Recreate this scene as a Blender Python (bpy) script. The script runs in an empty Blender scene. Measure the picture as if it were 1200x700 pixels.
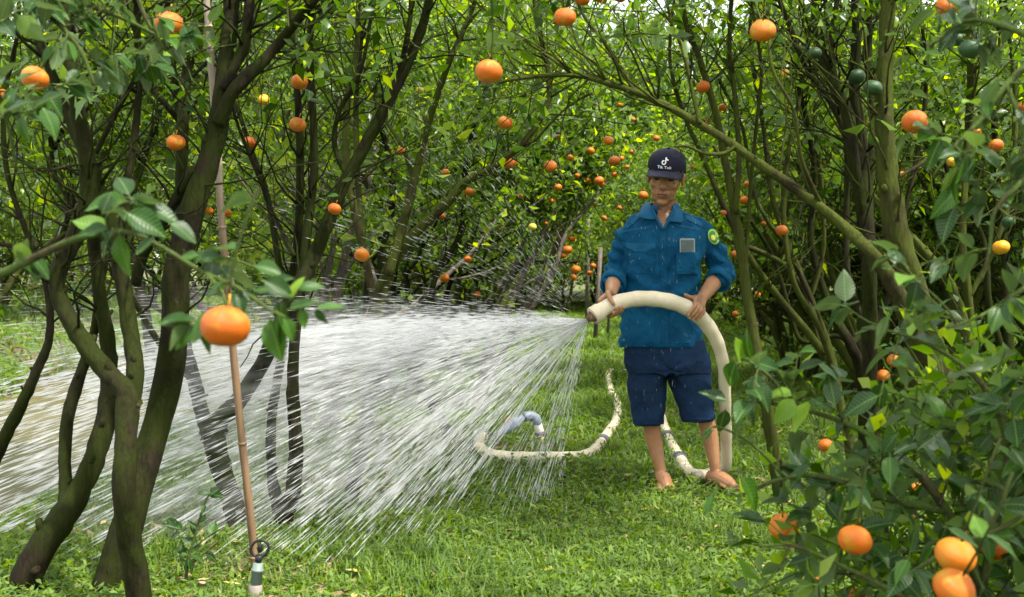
import bpy, bmesh, math, random
import numpy as np
from mathutils import Vector, Matrix, Quaternion, noise
from mathutils.bvhtree import BVHTree

random.seed(7)
rng = np.random.default_rng(11)
scene = bpy.context.scene
col = scene.collection
R = math.radians

# ---------------------------------------------------------------- camera
F, CX, CY, CAMH = 1400.0, 600.0, 350.0, 1.165
PITCH = math.atan(50.0 / F)
cam_data = bpy.data.cameras.new("camera")
cam = bpy.data.objects.new("camera", cam_data)
col.objects.link(cam)
cam.location = (0, 0, CAMH)
cam.rotation_euler = (R(90) - PITCH, 0, 0)
cam_data.sensor_width = 36.0
cam_data.lens = 36.0 * F / 1200.0
cam_data.clip_start = 0.05
cam_data.clip_end = 2000
cam_data.dof.use_dof = True
cam_data.dof.focus_distance = 5.8
cam_data.dof.aperture_fstop = 5.0
scene.camera = cam

# ---------------------------------------------------------------- world and sun
SUN_EL, SUN_AZ = R(60), R(122)         # azimuth clockwise from +Y: sun high on the right, a little in front of the man
world = bpy.data.worlds.new("World")
scene.world = world
world.use_nodes = True
wn = world.node_tree
wn.nodes.clear()
w_out = wn.nodes.new("ShaderNodeOutputWorld")
w_bg = wn.nodes.new("ShaderNodeBackground")
w_sky = wn.nodes.new("ShaderNodeTexSky")
w_sky.sky_type = 'NISHITA'
w_sky.sun_disc = False
w_sky.sun_elevation = SUN_EL
w_sky.sun_rotation = SUN_AZ
w_sky.dust_density = 4.0
w_sky.air_density = 1.0
w_mix = wn.nodes.new("ShaderNodeMix"); w_mix.data_type = 'RGBA'
w_tc = wn.nodes.new("ShaderNodeTexCoord")
w_no = wn.nodes.new("ShaderNodeTexNoise"); w_no.inputs['Scale'].default_value = 2.2; w_no.inputs['Detail'].default_value = 6
w_rmp = wn.nodes.new("ShaderNodeMapRange")
w_rmp.inputs['From Min'].default_value = 0.3; w_rmp.inputs['From Max'].default_value = 0.6
w_rmp.inputs['To Min'].default_value = 0.65; w_rmp.inputs['To Max'].default_value = 1.0
wn.links.new(w_tc.outputs['Generated'], w_no.inputs['Vector'])
wn.links.new(w_no.outputs['Fac'], w_rmp.inputs['Value'])
wn.links.new(w_rmp.outputs['Result'], w_mix.inputs['Factor'])
wn.links.new(w_sky.outputs['Color'], w_mix.inputs[6])
w_mix.inputs[7].default_value = (8.6, 8.9, 9.2, 1)      # thin white overcast
wn.links.new(w_mix.outputs[2], w_bg.inputs['Color'])
w_bg.inputs['Strength'].default_value = 0.15
wn.links.new(w_bg.outputs['Background'], w_out.inputs['Surface'])

sun_data = bpy.data.lights.new("sun", 'SUN')
sun_data.energy = 5.0
sun_data.angle = R(2.5)
sun_data.color = (1.0, 0.95, 0.86)
sun = bpy.data.objects.new("sun", sun_data)
col.objects.link(sun)
sd = Vector((math.sin(SUN_AZ) * math.cos(SUN_EL), math.cos(SUN_AZ) * math.cos(SUN_EL), math.sin(SUN_EL)))
sun.rotation_euler = sd.to_track_quat('Z', 'Y').to_euler()

scene.view_settings.view_transform = 'Standard'
scene.view_settings.look = 'None'
scene.view_settings.exposure = 1.25
scene.view_settings.gamma = 1.0
scene.render.engine = 'CYCLES'
scene.cycles.max_bounces = 7
scene.cycles.diffuse_bounces = 4
scene.cycles.transmission_bounces = 5
scene.cycles.volume_bounces = 3
scene.cycles.transparent_max_bounces = 12
scene.render.use_persistent_data = False

# ---------------------------------------------------------------- helpers
def P(px, py, d):
    """photo pixel at distance d along +Y -> world point"""
    x = (px - CX) / F
    u = -(py - CY) / F
    c, s = math.cos(PITCH), math.sin(PITCH)
    k = d / (c + u * s)
    return Vector((x * k, d, CAMH + (u * c - s) * k))

def G(px, py, z=0.0):
    """photo pixel on the level plane z"""
    x = (px - CX) / F
    u = -(py - CY) / F
    c, s = math.cos(PITCH), math.sin(PITCH)
    k = (z - CAMH) / (u * c - s)
    return Vector((x * k, (c + u * s) * k, z))

def proj(p):
    """world point -> photo pixel"""
    c, s = math.cos(PITCH), math.sin(PITCH)
    z = p[2] - CAMH; f = p[1] * c - z * s; u = p[1] * s + z * c
    return CX + p[0] / f * F, CY - u / f * F

def smooth(a, b, x):
    t = np.clip((x - a) / (b - a), 0, 1)
    return t * t * (3 - 2 * t)

def ground_h(x, y):
    x = np.asarray(x, float); y = np.asarray(y, float)
    u = x - 0.064 * y
    h = 0.018 * np.sin(x * 2.1 + 1.3 * np.sin(y * 1.1)) + 0.014 * np.sin(y * 2.7 + x * 1.3 + 2)
    h = h + 0.010 * np.sin(x * 6.3 + y * 3.1) * np.sin(y * 5.2 - x * 2.2)
    wob = 0.12 * np.sin(y * 0.9) + 0.08 * np.sin(y * 2.3 + 1)
    h = h - 0.72 * smooth(-2.45, -3.55, u + wob)
    h = h + 0.95 * smooth(-5.55, -7.4, u + wob)
    return h

def gh(x, y):
    return float(ground_h(x, y))

def tag(o, label=None, cat=None, group=None, kind=None):
    if label: o['label'] = label
    if cat: o['category'] = cat
    if group: o['group'] = group
    if kind: o['kind'] = kind
    return o

def empty(name, loc, label=None, cat=None, group=None, rz=0.0):
    o = bpy.data.objects.new(name, None)
    o.empty_display_size = 0.1
    col.objects.link(o)
    o.location = loc
    o.rotation_euler = (0, 0, rz)
    return tag(o, label, cat, group)

def link(name, me, mats=None, parent=None, world_coords=True):
    """link a mesh; verts given in world coordinates are moved into the parent's frame"""
    o = bpy.data.objects.new(name, me)
    if mats is not None and len(me.materials) == 0:
        for m in (mats if isinstance(mats, (list, tuple)) else [mats]):
            me.materials.append(m)
    col.objects.link(o)
    if parent is not None:
        o.parent = parent
        if world_coords:
            root = parent
            off = Vector((0, 0, 0))
            while root is not None:
                off += root.location
                root = root.parent
            o.location = -off
    return o

def np_mesh(name, verts, tris, smooth_shade=False, tint=None, midx=None):
    verts = np.asarray(verts, np.float32).reshape(-1, 3)
    tris = np.asarray(tris, np.int32)
    k = tris.shape[1]
    me = bpy.data.meshes.new(name)
    me.vertices.add(len(verts)); me.vertices.foreach_set('co', verts.ravel())
    me.loops.add(tris.size); me.loops.foreach_set('vertex_index', tris.ravel())
    me.polygons.add(len(tris))
    me.polygons.foreach_set('loop_start', np.arange(0, tris.size, k, dtype=np.int32))
    me.polygons.foreach_set('loop_total', np.full(len(tris), k, np.int32))
    if midx is not None:
        me.polygons.foreach_set('material_index', np.asarray(midx, np.int32))
    if smooth_shade:
        me.polygons.foreach_set('use_smooth', np.ones(len(tris), bool))
    me.update(calc_edges=True)
    if tint is not None:
        at = me.attributes.new('tint', 'FLOAT', 'POINT')
        at.data.foreach_set('value', np.asarray(tint, np.float32))
    return me

class MB:
    """collects shapes and links them as one mesh"""
    def __init__(s): s.v = []; s.f = []
    def add(s, vs, fs):
        o = len(s.v); s.v += [tuple(v) for v in vs]; s.f += [tuple(i + o for i in f) for f in fs]
    def tube(s, pts, rad, n=8, caps=True, bump=0.0, seed=0, squash=1.0):
        pts = [Vector(p) for p in pts]
        m = len(pts); o = len(s.v)
        t0 = (pts[1] - pts[0]).normalized()
        a = t0.orthogonal().normalized()
        for i in range(m):
            t = (pts[min(i + 1, m - 1)] - pts[max(i - 1, 0)])
            t = t.normalized() if t.length > 1e-9 else t0
            a = (a - t * a.dot(t))
            a = a.normalized() if a.length > 1e-6 else t.orthogonal().normalized()
            b = t.cross(a)
            for j in range(n):
                an = 2 * math.pi * j / n
                r = rad[i]
                if bump:
                    q = pts[i] * (0.35 / max(rad[i], 0.004)) ; r *= 1 + bump * noise.noise(Vector((q.x + seed, q.y + math.cos(an) * 1.4, q.z * 0.6 + math.sin(an) * 1.4)))
                s.v.append(tuple(pts[i] + a * (math.cos(an) * r) + b * (math.sin(an) * r * squash)))
        for i in range(m - 1):
            for j in range(n):
                k = (j + 1) % n
                s.f.append((o + i * n + j, o + i * n + k, o + (i + 1) * n + k, o + (i + 1) * n + j))
        if caps:
            s.f.append(tuple(o + j for j in range(n - 1, -1, -1)))
            s.f.append(tuple(o + (m - 1) * n + j for j in range(n)))
    def ball(s, c, r, seg=12, ring=8, M=None):
        c = Vector(c); o = len(s.v)
        rr = r if isinstance(r, (tuple, list)) else (r, r, r)
        vs = []
        for i in range(ring + 1):
            th = math.pi * i / ring
            for j in range(seg):
                ph = 2 * math.pi * j / seg
                p = Vector((rr[0] * math.sin(th) * math.cos(ph), rr[1] * math.sin(th) * math.sin(ph), rr[2] * math.cos(th)))
                if M: p = M @ p
                vs.append(c + p)
        fs = []
        for i in range(ring):
            for j in range(seg):
                k = (j + 1) % seg
                a, b, c_, d = i * seg + j, (i + 1) * seg + j, (i + 1) * seg + k, i * seg + k
                if i == 0: fs.append((a, b, c_))
                elif i == ring - 1: fs.append((a, b, d))
                else: fs.append((a, b, c_, d))
        s.add(vs, fs)
    def mesh(s, name, smooth_shade=True):
        me = bpy.data.meshes.new(name)
        me.from_pydata(s.v, [], s.f)
        if smooth_shade: me.polygons.foreach_set('use_smooth', [True] * len(me.polygons))
        me.update()
        return me
    def build(s, name, mat, parent=None, smooth_shade=True):
        return link(name, s.mesh(name, smooth_shade), mat, parent)

def crom(pts, n=4):
    """Catmull-Rom through tuples of any length"""
    P_ = [np.array(p, float) for p in pts]
    if len(P_) < 3: 
        return [P_[0] + (P_[1] - P_[0]) * t for t in np.linspace(0, 1, n + 1)]
    out = []
    for i in range(len(P_) - 1):
        p0 = P_[max(i - 1, 0)]; p1 = P_[i]; p2 = P_[i + 1]; p3 = P_[min(i + 2, len(P_) - 1)]
        for k in range(n):
            t = k / n
            out.append(0.5 * ((2 * p1) + (-p0 + p2) * t + (2 * p0 - 5 * p1 + 4 * p2 - p3) * t * t + (-p0 + 3 * p1 - 3 * p2 + p3) * t ** 3))
    out.append(P_[-1])
    return out

# ---------------------------------------------------------------- materials
def new_mat(name):
    m = bpy.data.materials.new(name); m.use_nodes = True
    nt = m.node_tree; b = nt.nodes['Principled BSDF']
    return m, nt, b

def ramp(nt, fac, stops):
    r = nt.nodes.new('ShaderNodeValToRGB')
    e = r.color_ramp.elements
    e[0].position, e[0].color = stops[0][0], (*stops[0][1], 1)
    e[1].position, e[1].color = stops[1][0], (*stops[1][1], 1)
    for p, c in stops[2:]:
        x = e.new(p); x.color = (*c, 1)
    nt.links.new(fac, r.inputs[0])
    return r.outputs[0]

def tex_noise(nt, scale, detail=4, rough=0.55, coord='Object', stretch=None, dist=0.0):
    tc = nt.nodes.new('ShaderNodeTexCoord')
    n = nt.nodes.new('ShaderNodeTexNoise')
    n.inputs['Scale'].default_value = scale; n.inputs['Detail'].default_value = detail; n.inputs['Roughness'].default_value = rough
    n.inputs['Distortion'].default_value = dist
    src = tc.outputs[coord]
    if stretch:
        mp = nt.nodes.new('ShaderNodeMapping'); mp.inputs['Scale'].default_value = stretch
        nt.links.new(src, mp.inputs['Vector']); src = mp.outputs[0]
    nt.links.new(src, n.inputs['Vector'])
    return n.outputs['Fac']

def add_bump(nt, b, fac, strength=0.4, dist=0.01):
    n = nt.nodes.new('ShaderNodeBump'); n.inputs['Strength'].default_value = strength; n.inputs['Distance'].default_value = dist
    nt.links.new(fac, n.inputs['Height']); nt.links.new(n.outputs[0], b.inputs['Normal'])
    return n

def mixc(nt, a, b, fac, mode='MIX'):
    m = nt.nodes.new('ShaderNodeMix'); m.data_type = 'RGBA'; m.blend_type = mode
    for s, v in ((m.inputs['Factor'], fac), (m.inputs[6], a), (m.inputs[7], b)):
        if hasattr(v, 'is_linked'): nt.links.new(v, s)
        elif isinstance(v, (tuple, list)): s.default_value = (*v, 1)
        else: s.default_value = v
    return m.outputs[2]

def simple(name, c, rough=0.6, var=0.15, scale=20, bump=0.0, metal=0.0, spec=0.25, bdist=0.002):
    m, nt, b = new_mat(name)
    f = tex_noise(nt, scale)
    c2 = tuple(max(0, x * (1 - var)) for x in c); c3 = tuple(min(1, x * (1 + var)) for x in c)
    nt.links.new(ramp(nt, f, [(0.3, c2), (0.7, c3)]), b.inputs['Base Color'])
    b.inputs['Roughness'].default_value = rough; b.inputs['Metallic'].default_value = metal
    b.inputs['Specular IOR Level'].default_value = spec
    if bump: add_bump(nt, b, f, bump, bdist)
    return m

def leaf_material(name, stops, trans=0.48, rough=0.30, src='tint', spec=0.22):
    m, nt, b = new_mat(name)
    if src == 'tint':
        a = nt.nodes.new('ShaderNodeAttribute'); a.attribute_name = 'tint'; fac = a.outputs['Fac']
        oi = nt.nodes.new('ShaderNodeObjectInfo')
        ad = nt.nodes.new('ShaderNodeMath'); ad.operation = 'MULTIPLY_ADD'
        nt.links.new(oi.outputs['Random'], ad.inputs[0]); ad.inputs[1].default_value = 0.24
        sb = nt.nodes.new('ShaderNodeMath'); sb.operation = 'SUBTRACT'; nt.links.new(fac, sb.inputs[0]); sb.inputs[1].default_value = 0.12
        nt.links.new(sb.outputs[0], ad.inputs[2]); fac = ad.outputs[0]
    else:
        oi = nt.nodes.new('ShaderNodeObjectInfo'); fac = oi.outputs['Random']
    c = ramp(nt, fac, stops)
    nz = tex_noise(nt, 60 if src == 'tint' else 30, 2)
    c = mixc(nt, c, (0.6, 0.62, 0.5), nz, 'MULTIPLY')
    m_ = c.node; m_.inputs['Factor'].default_value = 0.5
    nt.links.remove(m_.inputs['Factor'].links[0]); 
    m_.inputs['Factor'].default_value = 0.25
    if src == 'obj':      # midrib and side veins, in the leaf's own coordinates
        tcl = nt.nodes.new('ShaderNodeTexCoord'); sl = nt.nodes.new('ShaderNodeSeparateXYZ'); nt.links.new(tcl.outputs['Object'], sl.inputs[0])
        def mth(op, a, b_=0.0):
            q = nt.nodes.new('ShaderNodeMath'); q.operation = op
            for s_, v in ((q.inputs[0], a), (q.inputs[1], b_)):
                if hasattr(v, 'is_linked'): nt.links.new(v, s_)
                else: s_.default_value = v
            return q.outputs[0]
        ax_ = mth('ABSOLUTE', sl.outputs['X'])
        mid = mth('LESS_THAN', ax_, 0.012)
        sv = mth('SINE', mth('MULTIPLY', mth('SUBTRACT', sl.outputs['Y'], mth('MULTIPLY', ax_, 0.7)), 62.0))
        svm = mth('MULTIPLY', mth('GREATER_THAN', sv, 0.86), 0.35)
        vein = mth('MAXIMUM', mth('MULTIPLY', mid, 0.7), svm)
        c = mixc(nt, c, (0.12, 0.20, 0.045), vein)
        bpn = add_bump(nt, b, mth('ADD', mth('MULTIPLY', sv, 0.25), mth('MULTIPLY', mid, -1.0)), 0.35, 0.002)
        # pale dust and dried spray
        c = mixc(nt, c, (0.22, 0.27, 0.18), ramp(nt, tex_noise(nt, 7, 6, 0.75), [(0.6, (0, 0, 0)), (0.85, (0.3, 0.3, 0.3))]))
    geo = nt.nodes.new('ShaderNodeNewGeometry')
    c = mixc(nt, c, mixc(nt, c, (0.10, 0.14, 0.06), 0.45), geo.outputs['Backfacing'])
    nt.links.new(c, b.inputs['Base Color'])
    b.inputs['Roughness'].default_value = rough
    b.inputs['Specular IOR Level'].default_value = spec
    tr = nt.nodes.new('ShaderNodeBsdfTranslucent')
    hs = nt.nodes.new('ShaderNodeHueSaturation'); hs.inputs['Saturation'].default_value = 1.15; hs.inputs['Value'].default_value = 2.0; hs.inputs['Hue'].default_value = 0.485
    nt.links.new(c, hs.inputs['Color']); nt.links.new(hs.outputs[0], tr.inputs['Color'])
    mx = nt.nodes.new('ShaderNodeMixShader'); mx.inputs[0].default_value = trans
    nt.links.new(b.outputs[0], mx.inputs[1]); nt.links.new(tr.outputs[0], mx.inputs[2])
    nt.links.new(mx.outputs[0], nt.nodes['Material Output'].inputs['Surface'])
    return m

M = {}
M['leaf'] = leaf_material('citrus_leaf', [(0.0, (0.016, 0.045, 0.003)), (0.4, (0.052, 0.128, 0.006)), (0.72, (0.14, 0.25, 0.011)), (1.0, (0.32, 0.41, 0.02))])
M['leaf_near'] = leaf_material('near_citrus_leaf', [(0.0, (0.007, 0.026, 0.004)), (0.65, (0.014, 0.052, 0.005)), (0.92, (0.035, 0.10, 0.007)), (1.0, (0.15, 0.26, 0.015))], trans=0.25, rough=0.36, src='obj')
M['grass'] = leaf_material('grass_blade', [(0.0, (0.035, 0.075, 0.008)), (0.4, (0.085, 0.17, 0.014)), (0.85, (0.20, 0.31, 0.025)), (1.0, (0.34, 0.32, 0.13))], trans=0.35, rough=0.5, spec=0.08)

def bark(name, dark, light, moss, moss_amt, scale=1.0):
    m, nt, b = new_mat(name)
    n1 = tex_noise(nt, 26 * scale, 6, 0.65, stretch=(1, 1, 0.35))
    n2 = tex_noise(nt, 5 * scale, 4, 0.6)
    c = ramp(nt, n1, [(0.3, dark), (0.72, light)])
    mf = ramp(nt, n2, [(max(0.0, 0.62 - moss_amt), (0, 0, 0)), (max(0.05, 0.78 - moss_amt), (1, 1, 1))])
    c2 = mixc(nt, c, moss, mf)
    n3 = tex_noise(nt, 14 * scale, 3, 0.5)
    sp = ramp(nt, n3, [(0.70, (0, 0, 0)), (0.76, (1, 1, 1))])
    c3 = mixc(nt, c2, tuple(min(1, x * 1.8) for x in light), sp)
    vz = nt.nodes.new('ShaderNodeTexVoronoi'); vz.feature = 'DISTANCE_TO_EDGE'; vz.inputs['Scale'].default_value = 38 * scale
    vt = nt.nodes.new('ShaderNodeTexCoord'); vm = nt.nodes.new('ShaderNodeMapping'); vm.inputs['Scale'].default_value = (1.3, 1.3, .11); nt.links.new(vt.outputs['Object'], vm.inputs[0]); nt.links.new(vm.outputs[0], vz.inputs['Vector'])
    crk = ramp(nt, vz.outputs['Distance'], [(0.0, (.5, .5, .5)), (0.12, (1, 1, 1))])
    c3 = mixc(nt, c3, crk, 0.5, 'MULTIPLY')
    nt.links.new(c3, b.inputs['Base Color'])
    b.inputs['Roughness'].default_value = 0.85
    b.inputs['Specular IOR Level'].default_value = 0.08
    add_bump(nt, b, n1, 1.0, 0.012)
    return m
M['bark'] = bark('mossy_bark', (0.004, 0.003, 0.002), (0.026, 0.020, 0.010), (0.016, 0.021, 0.003), 0.24)
M['bark_moss'] = bark('green_mossy_bark', (0.014, 0.012, 0.005), (0.045, 0.040, 0.016), (0.042, 0.052, 0.008), 0.26)
M['bark_grey'] = bark('grey_bark', (0.07, 0.06, 0.05), (0.19, 0.16, 0.135), (0.07, 0.08, 0.03), 0.0)
M['twig'] = bark('twig_bark', (0.03, 0.03, 0.012), (0.075, 0.065, 0.03), (0.06, 0.09, 0.02), 0.25, 2)
# ---------------------------------------------------------------- ground
def graded(lo, hi, fine_lo, fine_hi, step, far):
    a = list(np.arange(fine_lo, fine_hi + 1e-6, step))
    s = step; x = fine_hi
    while x < hi: s *= 1.25; x += s; a.append(min(x, hi))
    s = step; x = fine_lo
    while x > lo: s *= 1.25; x -= s; a.insert(0, max(x, lo))
    return np.array(sorted(set(a)))
gx = graded(-600, 600, -11, 9, 0.09, 0)
gy = graded(-300, 900, 2.5, 26, 0.11, 0)
XX, YY = np.meshgrid(gx, gy)
ZZ = ground_h(XX, YY)
far = smooth(30, 80, np.hypot(XX, YY)); ZZ = ZZ * (1 - far)
V_ = np.stack([XX, YY, ZZ], -1).reshape(-1, 3)
nx, ny = len(gx), len(gy)
ii, jj = np.meshgrid(np.arange(nx - 1), np.arange(ny - 1))
a_ = (jj * nx + ii).ravel()
me = np_mesh('ground', V_, np.stack([a_, a_ + 1, a_ + nx + 1, a_ + nx], 1), True)
m, nt, b = new_mat('soil_and_low_grass')
n_a = tex_noise(nt, 1.3, 5, 0.6); n_b = tex_noise(nt, 34, 6, 0.7); n_c = tex_noise(nt, 0.55, 3)
green = ramp(nt, n_b, [(0.3, (0.03, 0.055, 0.01)), (0.75, (0.10, 0.17, 0.03))])
soil = ramp(nt, n_b, [(0.3, (0.05, 0.038, 0.022)), (0.75, (0.15, 0.115, 0.07))])
pm = ramp(nt, n_a, [(0.44, (0, 0, 0)), (0.56, (1, 1, 1))])
c = mixc(nt, green, soil, pm)
# wet mud low on the ditch sides
geo = nt.nodes.new('ShaderNodeNewGeometry'); sx = nt.nodes.new('ShaderNodeSeparateXYZ'); nt.links.new(geo.outputs['Position'], sx.inputs[0])
mr = nt.nodes.new('ShaderNodeMapRange'); mr.inputs['From Min'].default_value = -0.12; mr.inputs['From Max'].default_value = -0.3
nt.links.new(sx.outputs['Z'], mr.inputs['Value'])
c = mixc(nt, c, (0.045, 0.032, 0.018), mr.outputs['Result'])
nt.links.new(c, b.inputs['Base Color']); b.inputs['Roughness'].default_value = 0.9; b.inputs['Specular IOR Level'].default_value = .1
add_bump(nt, b, n_b, 0.8, 0.03)
tag(link('ground', me, m), kind='structure', label='grass covered orchard soil with a ditch running along the left')

# ---------------------------------------------------------------- ditch water
wv = []
for y in np.linspace(1, 60, 60):
    for u in np.linspace(-7.4, -2.4, 12):
        wv.append((u + 0.064 * y, y, -0.33))
wv = np.array(wv)
ii, jj = np.meshgrid(np.arange(11), np.arange(59)); a_ = (jj * 12 + ii).ravel()
me = np_mesh('water', wv, np.stack([a_, a_ + 1, a_ + 13, a_ + 12], 1), True)
m, nt, b = new_mat('muddy_ditch_water')
n1 = tex_noise(nt, 1.2, 3); n2 = tex_noise(nt, 16, 5, 0.7, dist=1.0)
nt.links.new(ramp(nt, n1, [(0.3, (0.075, 0.062, 0.026)), (0.7, (0.12, 0.10, 0.045))]), b.inputs['Base Color'])
b.inputs['Roughness'].default_value = 0.16
b.inputs['IOR'].default_value = 1.33
add_bump(nt, b, n2, 0.55, 0.03)
tag(link('water', me, m), kind='structure', label='murky brown ditch water rippled by falling spray')

# ---------------------------------------------------------------- grass
def scatter_ground(n, dmin, dmax, power):
    # random points over the open ground, thinning with distance like any level of detail
    q = rng.random(n)
    k = 1 - power
    d = (dmin ** k + q * (dmax ** k - dmin ** k)) ** (1 / k)
    xx = (rng.random(n) * 2 - 1) * (0.50 * d + 0.5)
    return xx, d
def keep_ground(x, y):
    u = x - 0.064 * y
    wob = 0.12 * np.sin(y * 0.9) + 0.08 * np.sin(y * 2.3 + 1)
    u = u + wob
    return (u > -2.95 - 0.25 * rng.random(len(u))) | (u < -6.25 - 0.2 * rng.random(len(u)))
def patch_noise(x, y):
    return (np.sin(x * 2.3 + 1.7 * np.sin(y * 1.7)) + np.sin(y * 3.1 + 1.3 * np.sin(x * 2.9 + 1)) + 0.7 * np.sin(x * 7.1 + y * 5.3)) / 2.7

def untrod(x, y):
    # turf pressed flat under the bare feet
    a = np.hypot(x - 0.735, (y - 5.80) * 0.6) < 0.085
    b_ = np.hypot(x - 1.02, (y - 5.82) * 0.7) < 0.10
    return ~((a | b_) & (rng.random(len(x)) < 0.92))
# narrow blades: bent strips of three triangles
x, y = scatter_ground(250000, 3.5, 34, 1.55)
keep = keep_ground(x, y); x, y = x[keep], y[keep]
pn = patch_noise(x, y)
# thin, browner turf in the wetted patch in the middle of the lane
gap = (0.5 + 0.5 * np.sin(x * 3.7 + 2 * np.sin(y * 2.1))) * (rng.random(len(x)) < 0.75) * (pn < -0.25)
wet = np.exp(-((x + 0.55) / 1.1) ** 2 - ((y - 6.3) / 1.5) ** 2) * (0.5 + 0.5 * np.sin(x * 5 + 2 * np.sin(y * 3)))
keep = (gap < 0.42) & (rng.random(len(x)) > 0.85 * wet); x, y, pn = x[keep], y[keep], pn[keep]
keep = untrod(x, y); x, y, pn = x[keep], y[keep], pn[keep]
n = len(x)
z = ground_h(x, y)
sc = np.clip(y / 6.5, 0.8, 2.6)
hgt = (0.03 + 0.06 * rng.random(n) ** 2.2) * (1 + 0.45 * pn) * np.clip(sc, .9, 1.5)
wid = (0.0022 + 0.0028 * rng.random(n)) * sc
an = rng.random(n) * 6.2832; ln = rng.random(n) * 0.9 + 0.1
dx, dy = np.cos(an), np.sin(an)
px_, py_ = -dy, dx
def vv(t, s, hz, lean):
    return np.stack([x + dx * hgt * lean + px_ * wid * s, y + dy * hgt * lean + py_ * wid * s, z + hgt * hz], 1)
Vg = np.stack([vv(0, -1, -0.05, 0), vv(0, 1, -0.05, 0), vv(0, -0.9, .62, .35 * 1), vv(0, .9, .62, .35), None if False else np.stack([x + dx * hgt * (0.4 + ln), y + dy * hgt * (0.4 + ln), z + hgt * (1.0 - 0.45 * ln)], 1)], 1)
base = (np.arange(n) * 5)[:, None]
Tg = np.concatenate([base + np.array([[0, 1, 3]]), base + np.array([[0, 3, 2]]), base + np.array([[2, 3, 4]])], 1).reshape(-1, 3)
tg = np.clip(0.42 + 0.22 * rng.standard_normal(n) - 0.12 * pn, 0, 0.9)
dry = rng.random(n) < np.clip(0.02 + 0.06 * (-pn), 0.01, 0.12); tg[dry] = 1.0
grass_parts = [(Vg.reshape(-1, 3), Tg, np.repeat(tg, 5))]
# broad low leaves of the ground cover
x, y = scatter_ground(260000, 3.5, 34, 1.6)
keep = keep_ground(x, y); x, y = x[keep], y[keep]
pn = patch_noise(x + 3, y - 1)
wet = np.exp(-((x + 0.55) / 1.1) ** 2 - ((y - 6.3) / 1.5) ** 2) * (0.5 + 0.5 * np.sin(x * 5 + 2 * np.sin(y * 3)))
keep = rng.random(len(x)) < np.clip(0.62 + 0.75 * pn, 0.05, 1) * (1 - .8 * wet); x, y, pn = x[keep], y[keep], pn[keep]
n = len(x)
sc = np.clip(y / 6.5, 0.75, 2.8)
z = ground_h(x, y) + (0.008 + 0.045 * rng.random(n) * (1 + 0.4 * pn))
L = (0.014 + 0.016 * rng.random(n)) * sc; W = L * (0.28 + 0.2 * rng.random(n))
an = rng.random(n) * 6.2832; el = rng.standard_normal(n) * 0.45 + 0.25; ro = rng.standard_normal(n) * 0.5
d1 = np.stack([np.cos(an) * np.cos(el), np.sin(an) * np.cos(el), np.sin(el)], 1)
s1 = np.stack([-np.sin(an) * np.cos(ro), np.cos(an) * np.cos(ro), np.sin(ro)], 1)
c0 = np.stack([x, y, z], 1)
q = np.stack([c0 - d1 * L[:, None], c0 + s1 * W[:, None], c0 + d1 * L[:, None], c0 - s1 * W[:, None]], 1)
base = (np.arange(n) * 4)[:, None]
T2 = np.concatenate([base + np.array([[0, 1, 2]]), base + np.array([[0, 2, 3]])], 1).reshape(-1, 3)
t2 = np.clip(0.5 + 0.2 * rng.standard_normal(n), 0, 0.93)
grass_parts.append((q.reshape(-1, 3), T2, np.repeat(t2, 4)))
off = 0; vs = []; ts = []; ti = []
for v, t, q_ in grass_parts:
    vs.append(v); ts.append(t + off); ti.append(q_); off += len(v)
me = np_mesh('grass', np.concatenate(vs), np.concatenate(ts), False, np.concatenate(ti))
tag(link('grass', me, M['grass']), 'short bright green grass and weeds covering the lane between the trees', 'grass', kind='stuff')

# fallen leaves
x, y = scatter_ground(5500, 3.6, 16, 1.3)
keep = keep_ground(x, y) & ((patch_noise(x, y) < 0.1) | (rng.random(len(x)) < 0.35)); x, y = x[keep], y[keep]; n = len(x)
z = ground_h(x, y) + 0.012 + 0.02 * rng.random(n)
an = rng.random(n) * 6.2832; L = 0.016 + 0.02 * rng.random(n); W = L * 0.45; el = rng.standard_normal(n) * 0.25
d1 = np.stack([np.cos(an), np.sin(an), el], 1); s1 = np.stack([-np.sin(an), np.cos(an), rng.standard_normal(n) * 0.3], 1)
c0 = np.stack([x, y, z], 1)
q = np.stack([c0 - d1 * L[:, None], c0 + s1 * W[:, None], c0 + d1 * L[:, None], c0 - s1 * W[:, None], c0 + np.array([0, 0, -0.006])], 1)
base = (np.arange(n) * 5)[:, None]
T2 = np.concatenate([base + np.array([[0, 1, 4]]), base + np.array([[1, 2, 4]]), base + np.array([[2, 3, 4]]), base + np.array([[3, 0, 4]])], 1).reshape(-1, 3)
me = np_mesh('leaf_litter', q.reshape(-1, 3), T2, False, np.repeat(rng.random(n), 5))
m, nt, b = new_mat('dead_leaf')
a = nt.nodes.new('ShaderNodeAttribute'); a.attribute_name = 'tint'
nt.links.new(ramp(nt, a.outputs['Fac'], [(0, (0.09, 0.05, 0.025)), (0.5, (0.22, 0.14, 0.07)), (0.85, (0.36, 0.27, 0.12)), (1.0, (0.45, 0.38, 0.08))]), b.inputs['Base Color'])
b.inputs['Roughness'].default_value = 0.6
tag(link('leaf_litter', me, m), 'dry brown and yellow fallen leaves scattered in the grass', 'fallen leaves', kind='stuff')
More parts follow.
